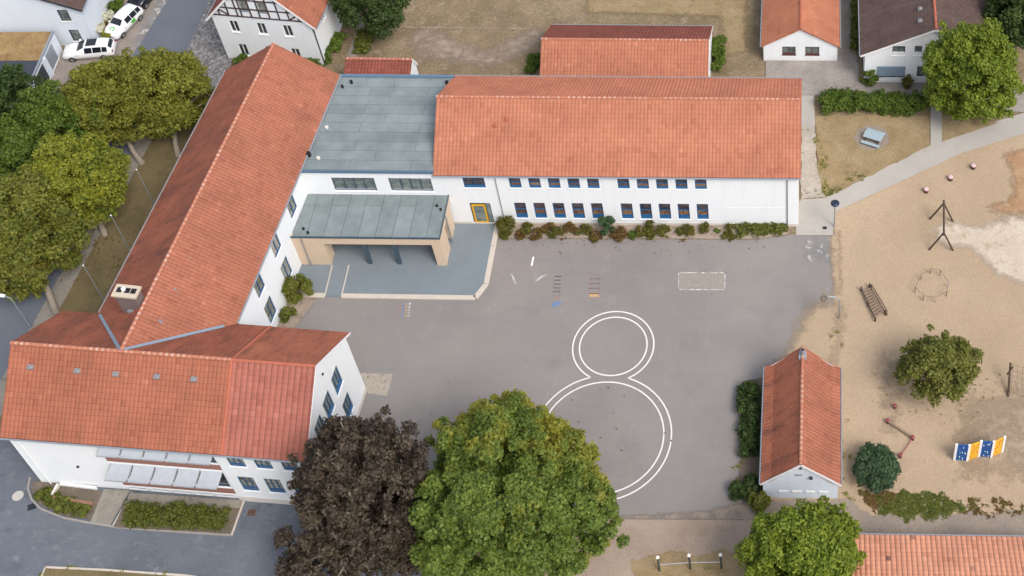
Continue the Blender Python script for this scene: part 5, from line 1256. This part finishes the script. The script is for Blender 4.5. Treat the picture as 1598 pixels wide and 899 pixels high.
cover('drain_grate', 'rusty square drain grate in front of the south-west wing', 393, 800, .32, plain('rust', (.16, .09, .07), .9, .3, 6), R(-4))
cover('drain_grate', 'small dark drain grate on the concrete path near the lamp', 1287, 356.5, .18, M['dkframe'], 0.01, z=.085)

# ------------------------------------------------------------------ beds and hedges before the south-west wing
def hedge(name, label, path, wd, h, mat, seed, n, size=.14, world=False, cat='hedge', k=None, rmin=.25, rmax=.42, box=False, elong=1.5, group=None):
    P = [Vector((p[0], p[1], 0)) if world else at(*p) for p in path]
    rg = np.random.default_rng(seed); c0 = P[0]
    t = thing(name, label, cat, c0, 0, group); C_ = []; Rr = []
    Ls = [(b_ - a_).length for a_, b_ in zip(P[:-1], P[1:])]; k = k or int(sum(Ls) * wd * 9 + 8)
    for _ in range(k):
        i = rg.choice(len(Ls), p=np.array(Ls) / sum(Ls)); f = rg.random(); a_, b_ = P[i], P[i + 1]; d = (b_ - a_).normalized(); nn = Vector((-d.y, d.x, 0))
        q = a_.lerp(b_, f) + nn * float(rg.uniform(-.5, .5)) * wd * .85; r = rg.uniform(rmin, rmax)
        z = h * (rg.uniform(.25, .95) if not box else rg.choice([.9, .9, .55, .25])) - r * .4
        C_.append((q.x - c0.x, q.y - c0.y, max(z, r * .3))); Rr.append(r)
    V, F = leaves(C_, Rr, n, size, seed + 1, .8, .5, 0, .3, elong); V[:, 2] = np.maximum(V[:, 2], .03)
    link('foliage', leaf_mesh('foliage', V, F, mat), t)
    b = MB()
    for a_, b_ in zip(P[:-1], P[1:]):
        m_ = int((b_ - a_).length / .8) + 2
        for j in range(m_):
            q = a_.lerp(b_, j / max(1, m_ - 1)) - c0; b.tube([(q.x, q.y, 0), (q.x + .08, q.y, h * .6)], [.035, .012], 5, cap=False)
    link('stems', b.mesh('stems', BARK), t)
    return t
sheet('planting_bed', [(52, 752), (80, 752), (160, 768), (146, 812), (100, 806), (62, 788), (50, 770)], GM['darksoil'], 0)
sheet('entrance_slabs', [(163, 764), (204, 766), (172, 822), (142, 815)], GM['strip'], 0)
sheet('slab_strip', [(204, 770), (380, 782), (372, 800), (194, 788)], GM['strip'], 0)
sheet('planting_bed', [(194, 788), (376, 794), (360, 834), (178, 824)], GM['darksoil'], 0)
kerb('kerb', [(48, 745), (44, 762), (50, 780), (64, 795), (100, 809), (142, 817), (180, 823), (240, 828), (362, 836)], M['kerb_dark'])
kerb('kerb', [(362, 836), (381, 783)], M['kerb'], .12, .14)
kerb('kerb', [(142, 816), (165, 766)], M['kerb'], .09, .08); kerb('kerb', [(176, 822), (206, 768)], M['kerb'], .09, .08)
hedge('hedge', 'long trimmed green hedge block in front of the awnings', [(200, 805), (352, 813)], 1.75, .85, LM['hedge'], 51, 12000, .11, box=True, k=260)
hedge('shrub_bed', 'low mixed green shrubs in the curved corner bed beside the stairwell', [(66, 770), (90, 788), (138, 798)], 1.0, .6, LM['hedge'], 52, 3000, .15, cat='shrubs')
st = thing('stairwell', 'white walled basement stairwell with brick-capped edge in the corner bed', 'stairwell', at(112, 772))
def pw(b, p, q, wd, h): b.bar(at(*p) + Vector((0, 0, h / 2)), at(*q) + Vector((0, 0, h / 2)), wd, h)
b = MB(); pw(b, (84, 776), (93, 759), .16, .45); b.build('end_wall', M['plinth'], st)
b = MB(); pw(b, (96, 757.5), (152, 764), .18, .35); b.build('inner_wall', M['white'], st)
b = MB(); pw(b, (80, 778), (146, 789), .25, .35); b.build('brick_cap', plain('brick_edging', (.24, .13, .09), .9, .25, 8), st)
b = MB(); q = [at(*p, .11) for p in ((88, 776), (96, 761), (152, 767), (146, 785))]; b.face([tuple(v) for v in q]); b.build('ramp', GM['strip'], st)
sheet('lawn', [(66, 905), (72, 888), (160, 892), (270, 901), (270, 960), (40, 960)], GM['lawn'], 0)
kerb('kerb', [(60, 915), (72, 886), (160, 890), (290, 899), (330, 905)], M['kerb'], .16, .10)

# ------------------------------------------------------------------ shrubs
BG = 'shrubs in the bed below the classroom windows'
bed = [
 (788, 352, .78, 1.5, 'shrub', 'largest yellow-green shrub in the bed, next to the yellow door', 1500),
 (790, 368, .45, .5, 'shrub', 'low yellow-green shrub at the foot of the largest one', 500),
 (811, 367, .40, .5, 'rust', 'rusty low shrub second from the door along the kerb', 420),
 (822, 356, .52, .8, 'shrub', 'round olive shrub below the first classroom window', 700),
 (835, 365, .52, .6, 'rust', 'rusty yellow shrub below the second classroom window', 600),
 (852, 359, .36, .6, 'rust', 'small brown shrub below the third classroom window', 380),
 (860, 355, .36, .7, 'rust', 'thin reddish shrub close to the wall under the third window', 350),
 (868, 366, .58, .6, 'shrub', 'yellow shrub with reddish edge at the kerb under the third window', 700),
 (887, 356, .45, .7, 'rust', 'brown-red round shrub below the fourth classroom window', 550),
 (901, 360, .38, .6, 'rust', 'reddish narrow shrub between fourth and fifth classroom windows', 420),
 (914, 358, .48, .8, 'shrub', 'olive shrub below the fifth classroom window', 600),
 (929, 369, .52, .45, 'rust', 'low spreading rusty shrub left of the blue-green bush', 550),
 (967, 363, .68, .7, 'rust', 'wide olive-rusty shrub right of the blue-green bush', 900),
 (986, 367, .32, .5, 'green', 'small dark green shrub right of the wide rusty one', 320),
 (1001, 361, .50, .7, 'shrub', 'olive shrub left of a stacked pair below the windows', 600),
 (1014, 352, .36, .9, 'shrub', 'upright olive shrub close to the wall', 420),
 (1015, 366, .42, .5, 'shrub', 'round low olive shrub in front of an upright one', 480),
 (1035, 360, .56, .8, 'shrub', 'double-headed olive shrub below the third last window', 750),
 (1062, 361, .34, .6, 'shrub', 'small olive shrub on bare soil, left of a rounder one', 350),
 (1074, 360, .45, .7, 'shrub', 'rounded olive shrub on bare soil below the second last window', 550),
 (1099, 357, .42, .7, 'shrub', 'single olive shrub on bare soil below the last window', 480),
 (1119, 360, .24, .35, 'green', 'smallest green plant on bare soil', 200),
 (1140, 355, .34, .8, 'shrub', 'small upright shrub behind a low one, right of bare soil', 380),
 (1138, 367, .50, .5, 'shrub', 'low yellow-olive shrub on the kerb right of bare soil', 560)]
for i, (px, py, r, h, mt_, lb, n_) in enumerate(bed):
    shrub('bed_shrub', lb, px, py, r * 1.18, h, LM[mt_], 100 + i * 3, BG, int(n_ * 1.8), .09, k=22)
shrub('cypress_bush', 'pointed blue-green bush in front of the fifth classroom window', 946, 352, .70, 1.9, LM['pine'], 190, None, 1900, .13, cat='bush', elong=2.2, up=.9)
hedge('hedge', 'rusty to green low hedge at the right end of the classroom bed', [(1152, 363), (1180, 359), (1228, 357)], 1.15, .6, LM['hedge'], 191, 3200, .13)
shrub('wall_bush', 'brown-green loose bush in the corner beside the canopy', 464, 452, 1.15, 2.2, LM['olive2'], 192, None, 3800, .12, k=34)
shrub('wall_bush', 'bright green bush below the loose brown-green one', 449, 492, .70, .9, LM['hedge'], 193, None, 900, .14)
shrub('wall_bush', 'dark green bush below the ground floor window of the diagonal wing', 421, 496, .75, .9, LM['green'], 194, None, 900, .14)
hedge('hedge', 'loose dark shrub hedge between picnic lawn and paved yard', [(1283, 168), (1320, 164), (1370, 168), (1440, 168)], 1.9, 1.5, LM['green'], 195, 17000, .14, rmin=.30, rmax=.60)
hedge('hedge', 'dark shrub strip along the west wall of the store shed', [(1170, 610), (1168, 650), (1172, 712)], 1.3, 1.4, LM['dark'], 196, 5200, .16, rmin=.3, rmax=.55)
for px, py, r, h, m_, lb in ((1152, 768, .75, 1.1, 'dark', 'dark low bush at the yard corner left of the store shed'), (1176, 758, .85, 1.5, 'dark', 'dark bush at the front corner of the store shed'), (1184, 782, .85, 1.3, 'olive2', 'olive bush between store shed and the broad green tree')):
    shrub('corner_bush', lb, px, py, r, h, LM[m_], 200 + int(px), 'bushes at the shed corner', 1400, .17, k=20)
shrub('spiky_shrub', 'round dark green spiky shrub in the sand', 1366, 730, 1.62, 2.0, LM['pine'], 210, None, 9500, .12, k=60, elong=3.6, up=.9)
shrub('house_shrub', 'dark shrub at the left corner of the brown-roofed house', 1357, 122, .75, 1.7, LM['green'], 211, None, 900, .17)
shrub('house_shrub', 'small conical shrub below the grey shutter side', 1417, 128, .62, 1.2, LM['shrub'], 212, None, 700, .15)
hedge('hedge', 'narrow green hedge along the west wall of the brown-roofed house', [(1337, 98), (1336, 40), (1335, -30)], .7, 1.8, LM['hedge'], 213, 3000, .18)
hedge('hedge', 'dark bushes along the west gable of the long tiled building', [(828, 116), (834, 90)], 0.8, 0.7, LM['green'], 214, 2200, .13)
hedge('hedge', 'green bushes at the white east gable of the long tiled building', [(1123, 114), (1120, 72)], 1.2, 1.5, LM['green'], 215, 2600, .18)
hedge('hedge', 'green shrubs along the east foot of the half-timbered house', [(475, 108), (510, 92), (538, 58)], 1.4, 1.2, LM['green'], 216, 4200, .17)
hedge('hedge', 'green strip right of the narrow dark path at the field', [(562, 85), (575, 50)], 1.5, .7, LM['hedge'], 217, 3000, .17)
sheet('narrow_path', [(536, 108), (552, 108), (572, 30), (562, 30)], GM['strip'], 0)
shrub('round_bush', 'round clipped bush at the front of the half-timbered house', 378, 96, .85, 1.2, LM['green'], 218, None, 1300, .15)
shrub('rose_bush', 'white flowering bush behind the white estate car', 152, 48, .85, 1.3, LM['flower'], 219, 'white flowering bushes by the house', 800, .17)
shrub('rose_bush', 'white flowering bush beside the small car with green emblem', 166, 22, .8, 1.2, LM['flower'], 220, 'white flowering bushes by the house', 700, .17)
shrub('garden_bush', 'yellow-green garden bush between the two white cars', 168, 56, .6, .8, LM['yellow'], 221, None, 600, .15)
shrub('garden_bush', 'reddish garden bush beside the white flowering bushes', 171, 38, .55, .7, LM['rust'], 222, None, 500, .15)
shrub('garden_bush', 'green garden bush at the house corner beyond the small white car', 183, 8, .9, 1.2, LM['green'], 223, None, 900, .16)
def grass_patch(name, pts, mat, seed, n, size=.10):
    P = ragged(pts, .25, seed=seed); xs = [p[0] for p in P]; ys = [p[1] for p in P]; rg = np.random.default_rng(seed); C_ = []
    def inside(x, y):
        c = False
        for i in range(len(P)):
            (x0, y0), (x1, y1) = P[i], P[i - 1]
            if (y0 > y) != (y1 > y) and x < (x1 - x0) * (y - y0) / (y1 - y0) + x0: c = not c
        return c
    while len(C_) < n // 14:
        x, y = rg.uniform(min(xs), max(xs)), rg.uniform(min(ys), max(ys))
        if inside(x, y): C_.append((x, y, .03))
    V, F = leaves(C_, np.full(len(C_), .22), n, size, seed + 1, .35, .8, 0, .6, 2.2); V[:, 2] = np.maximum(V[:, 2], .06)
    o = link(name, leaf_mesh(name, V, F, mat)); o['kind'] = 'stuff'; return o
grass_patch('grass', [(1370, 775), (1440, 772), (1500, 782), (1505, 806), (1440, 808), (1375, 805)], LM['hedge'], 230, 5200)
grass_patch('dry_grass', [(1340, 765), (1380, 765), (1400, 785), (1365, 800)], LM['rust'], 231, 1400)
grass_patch('dry_grass', [(1020, 885), (1130, 880), (1140, 940), (1010, 940)], LM['olive'], 232, 2200)
grass_patch('dry_grass', [(1500, 782), (1560, 775), (1620, 790), (1620, 805), (1510, 808)], LM['rust'], 233, 900)
grass_patch('grass', [(1288, 306), (1292, 296), (1345, 272), (1350, 276)], LM['hedge'], 234, 700)
grass_patch('grass', [(1274, 200), (1284, 230), (1292, 300), (1282, 302)], LM['olive'], 235, 700)
grass_patch('grass', [(70, 886), (260, 897), (260, 930), (50, 930)], LM['olive'], 236, 2500)

# ------------------------------------------------------------------ parked cars
CARW = plain('white_car_paint', (.80, .81, .82), .25, .02, 1, spec=.6); CARD = plain('dark_car_paint', (.012, .014, .02), .2, .1, 1, spec=.6)
CG = glass('car_glass', (.012, .016, .022)); TYRE = plain('tyre', (.015, .015, .016), .9); RIM = plain('alloy_rim', (.30, .31, .33), .4, .1, 5, metal=.6); LIGHT = plain('lamp_glass', (.55, .57, .60), .15, .1); REDL = plain('tail_lamp', (.30, .01, .015), .2)
GREENP = plain('green_emblem', (.08, .45, .06), .4, .1)
def car(label, px, py, yaw, L, W_, Hh, paint, estate=True, sunroof=False, emblem=False):
    c = at(px, py, .8); c.z = 0
    t = thing('parked_car', label, 'car', c, 0, 'cars parked by the corner house')
    k = L / 4.7; h = Hh / 1.47; w = W_ / 2
    # station: x, bottom z, shoulder z, roof z, half width, roof half width
    if estate: ST = [(2.35, .32, .52, .56, .62, .50), (2.22, .22, .66, .72, .80, .62), (1.45, .20, .84, .93, .90, .74), (.95, .20, .92, 1.02, .92, .70), (.15, .20, .95, 1.42, .93, .60), (-.6, .20, .96, 1.48, .93, .62), (-1.45, .20, .97, 1.44, .92, .60), (-1.95, .22, .97, 1.36, .90, .57), (-2.26, .26, .93, 1.02, .84, .62), (-2.35, .36, .62, .66, .76, .60)]
    else: ST = [(2.35, .32, .55, .60, .62, .50), (2.2, .22, .74, .80, .82, .64), (1.55, .20, .90, 1.00, .91, .74), (1.2, .20, .95, 1.08, .92, .72), (.45, .20, .97, 1.44, .92, .62), (-.4, .20, .98, 1.50, .92, .64), (-1.3, .20, .99, 1.46, .92, .62), (-1.95, .22, .99, 1.36, .90, .58), (-2.27, .28, .92, 1.02, .84, .62), (-2.35, .38, .62, .66, .76, .60)]
    sec = []
    for x, zb, zs, zr, hw_, rw_ in ST:
        a = w / .93; x *= k; zb, zs, zr = zb * h, zs * h, zr * h
        sec.append([(x, -hw_ * a * .92, zb), (x, -hw_ * a, (zb + zs) / 2), (x, -hw_ * a * .97, zs), (x, -rw_ * a, zr), (x, -rw_ * a * .45, zr + .035 * h), (x, rw_ * a * .45, zr + .035 * h), (x, rw_ * a, zr), (x, hw_ * a * .97, zs), (x, hw_ * a, (zb + zs) / 2), (x, hw_ * a * .92, zb)])
    b = MB(c, yaw)
    for s_, q in zip(sec[:-1], sec[1:]):
        for j in range(9): b.face([s_[j], q[j], q[j + 1], s_[j + 1]])
        b.face([s_[9], q[9], q[0], s_[0]])
    b.face(sec[0]); b.face(sec[-1][::-1]); b.build('body', paint, t, smooth=True)
    def quad(name, A, B, C_, D, mat, m_=.06, off=.012, par=t):
        A, B, C_, D = [Vector(v) for v in (A, B, C_, D)]; n_ = (B - A).cross(D - A).normalized()
        cc = (A + B + C_ + D) / 4
        if n_.dot(cc - Vector((0, 0, .8))) < 0: n_ = -n_
        ins = [v.lerp(cc, m_) + n_ * off for v in (A, B, C_, D)]; g = MB(c, yaw); g.face([tuple(v) for v in ins]); g.face([tuple(v - n_ * .02) for v in ins[::-1]])
        for i in range(4):
            p_, q_ = ins[i], ins[(i + 1) % 4]; g.face([tuple(p_), tuple(p_ - n_ * .02), tuple(q_ - n_ * .02), tuple(q_)])
        return g.build(name, mat, par)
    def screen(name, s0_, s1_):
        A = [Vector(v) for v in s0_[3:7]]; B = [Vector(v) for v in s1_[3:7]]; g = MB(c, yaw)
        lo = [a_.lerp(b_, .10) for a_, b_ in zip(A, B)]; up_ = [a_.lerp(b_, .92) for a_, b_ in zip(A, B)]
        for L_ in (lo, up_):
            m0 = (L_[0] + L_[3]) / 2; L_[0] = L_[0].lerp(m0, .10); L_[3] = L_[3].lerp(m0, .10)
        nv = (lo[3] - lo[0]).cross(up_[0] - lo[0]).normalized(); nv = nv if nv.z > 0 else -nv
        lo = [v + nv * .03 for v in lo]; up_ = [v + nv * .03 for v in up_]
        for j_ in range(3): g.face([tuple(lo[j_]), tuple(lo[j_ + 1]), tuple(up_[j_ + 1]), tuple(up_[j_])])
        for j_ in range(3): g.face([tuple(v - nv * .04) for v in (up_[j_], up_[j_ + 1], lo[j_ + 1], lo[j_])])
        g.build(name, CG, t)
    screen('windscreen', sec[3], sec[4]); screen('rear_window', sec[8], sec[7])
    for jj in ((2, 3), (7, 6)):
        for a_, c_ in ((4, 5), (5, 6), (6, 7)): quad('side_window', sec[a_][jj[0]], sec[c_][jj[0]], sec[c_][jj[1]], sec[a_][jj[1]], CG, .10, .045)
    if sunroof: quad('sunroof', (0.0 * k, -.45, 1.49 * h), (0.0 * k, .45, 1.49 * h), (-.95 * k, .45, 1.515 * h), (-.95 * k, -.45, 1.515 * h), CG, .02, .05)
    for sx in (1.45, -1.42):
        for sy in (-1, 1):
            g = MB(c, yaw); x_ = sx * k; y_ = sy * (w - .10); g.tube([(x_, y_ - .10, .31), (x_, y_ + .115, .31)], .31, 16); wh = g.build('wheel', TYRE, t)
            g = MB(c, yaw); yo = y_ + sy * .118 + (.0075 if sy > 0 else -.0); g.tube([(x_, yo - .01, .31), (x_, yo + .008, .31)], .20, 12); g.build('rim', RIM, wh)
    for sy in (-1, 1):
        g = MB(c, yaw); g.box(2.20 * k - .12, 2.20 * k + .05, sy * .58 * w / .93 - .16, sy * .58 * w / .93 + .16, .60 * h, .72 * h); g.build('headlight', LIGHT, t)
        g = MB(c, yaw); g.box(-2.33 * k, -2.2 * k, sy * .66 * w / .93 - .12, sy * .66 * w / .93 + .12, .72 * h, .92 * h); g.build('tail_light', REDL, t)
        g = MB(c, yaw); g.box(.78 * k, .95 * k, sy * (w + .02) - .10, sy * (w + .02) + .10, .93 * h, 1.05 * h); g.build('mirror', paint, t)
    g = MB(c, yaw); g.box(2.31 * k, 2.365 * k, -.40, .40, .34 * h, .46 * h); g.build('grille', M['black'], t)
    if emblem:
        g = MB(c, yaw); zz = 1.0 * h + .02
        for i in range(8):
            a0, a1 = R(40 + i * 35), R(40 + (i + 1) * 35); r0, r1 = .15, .27
            def ep(r, a): x_ = 1.72 * k + r * math.cos(a); y_ = r * math.sin(a); return (x_, y_, 1.02 * h + (1.55 * k - x_) * .22 + .035)
            g.face([ep(r0, a0), ep(r1, a0), ep(r1, a1), ep(r0, a1)])
        g.build('emblem', GREENP, t)
        for sy in (-1, 1):
            g = MB(c, yaw); g.box(-.75 * k, -.25 * k, sy * (w + .004) - .006, sy * (w + .004) + .006, .50 * h, .92 * h); g.box(-.55 * k, -.05 * k, sy * (w + .006) - .004, sy * (w + .006) + .004, .72 * h, .88 * h); g.build('emblem', GREENP, t)
    return t
car('white estate car with dark sunroof parked across the driveway', 138, 75, R(188), 4.65, 1.84, 1.47, CARW, sunroof=True)
car('small white car with green emblem on bonnet and door', 192, 32, R(249), 4.0, 1.74, 1.50, CARW, estate=False, emblem=True)
car('black car cut off by the top edge', 228, -14, R(250), 4.3, 1.78, 1.47, CARD, estate=False)

def litter(name, pts, mat, seed, n, size=.11):
    P = [at(*p) for p in pts]; xs = [p.x for p in P]; ys = [p.y for p in P]; rg = np.random.default_rng(seed)
    c_ = np.stack([rg.uniform(min(xs), max(xs), n), rg.uniform(min(ys), max(ys), n), np.full(n, .16)], 1); cx_, cy_ = np.mean(xs), np.mean(ys)
    d = np.hypot((c_[:, 0] - cx_) / (max(xs) - min(xs)) * 2, (c_[:, 1] - cy_) / (max(ys) - min(ys)) * 2); c_ = c_[rg.random(n) > d ** 1.5 * .95]
    V, F = leaves(c_, np.full(len(c_), .02), len(c_), size, seed + 1, .1, 3.0, 0, .5, 1.4)
    V[:, 2] = .13 + np.abs(V[:, 2] - .16) * .25
    o = link(name, leaf_mesh(name, V, F, mat)); o['kind'] = 'stuff'; return o
litter('fallen_leaves', [(560, 560), (1080, 560), (1080, 830), (560, 830)], LM['rust'], 301, 260, .10)
litter('fallen_leaves', [(760, 365), (1240, 365), (1240, 400), (760, 400)], LM['rust'], 302, 260, .09)
litter('fallen_leaves', [(1360, 540), (1580, 540), (1580, 680), (1360, 680)], LM['olive'], 303, 420, .11)
litter('fallen_leaves', [(60, 300), (330, 300), (260, 480), (40, 480)], LM['rust'], 304, 700, .13)

grass_patch('weeds', [(780, 350), (1130, 354), (1130, 372), (780, 371)], LM['rust'], 310, 2600, .08)
grass_patch('weeds', [(1158, 596), (1190, 594), (1190, 780), (1150, 782)], LM['olive'], 311, 1500, .09)
grass_patch('weeds', [(1296, 480), (1310, 480), (1330, 800), (1318, 800)], LM['olive'], 312, 260, .07)
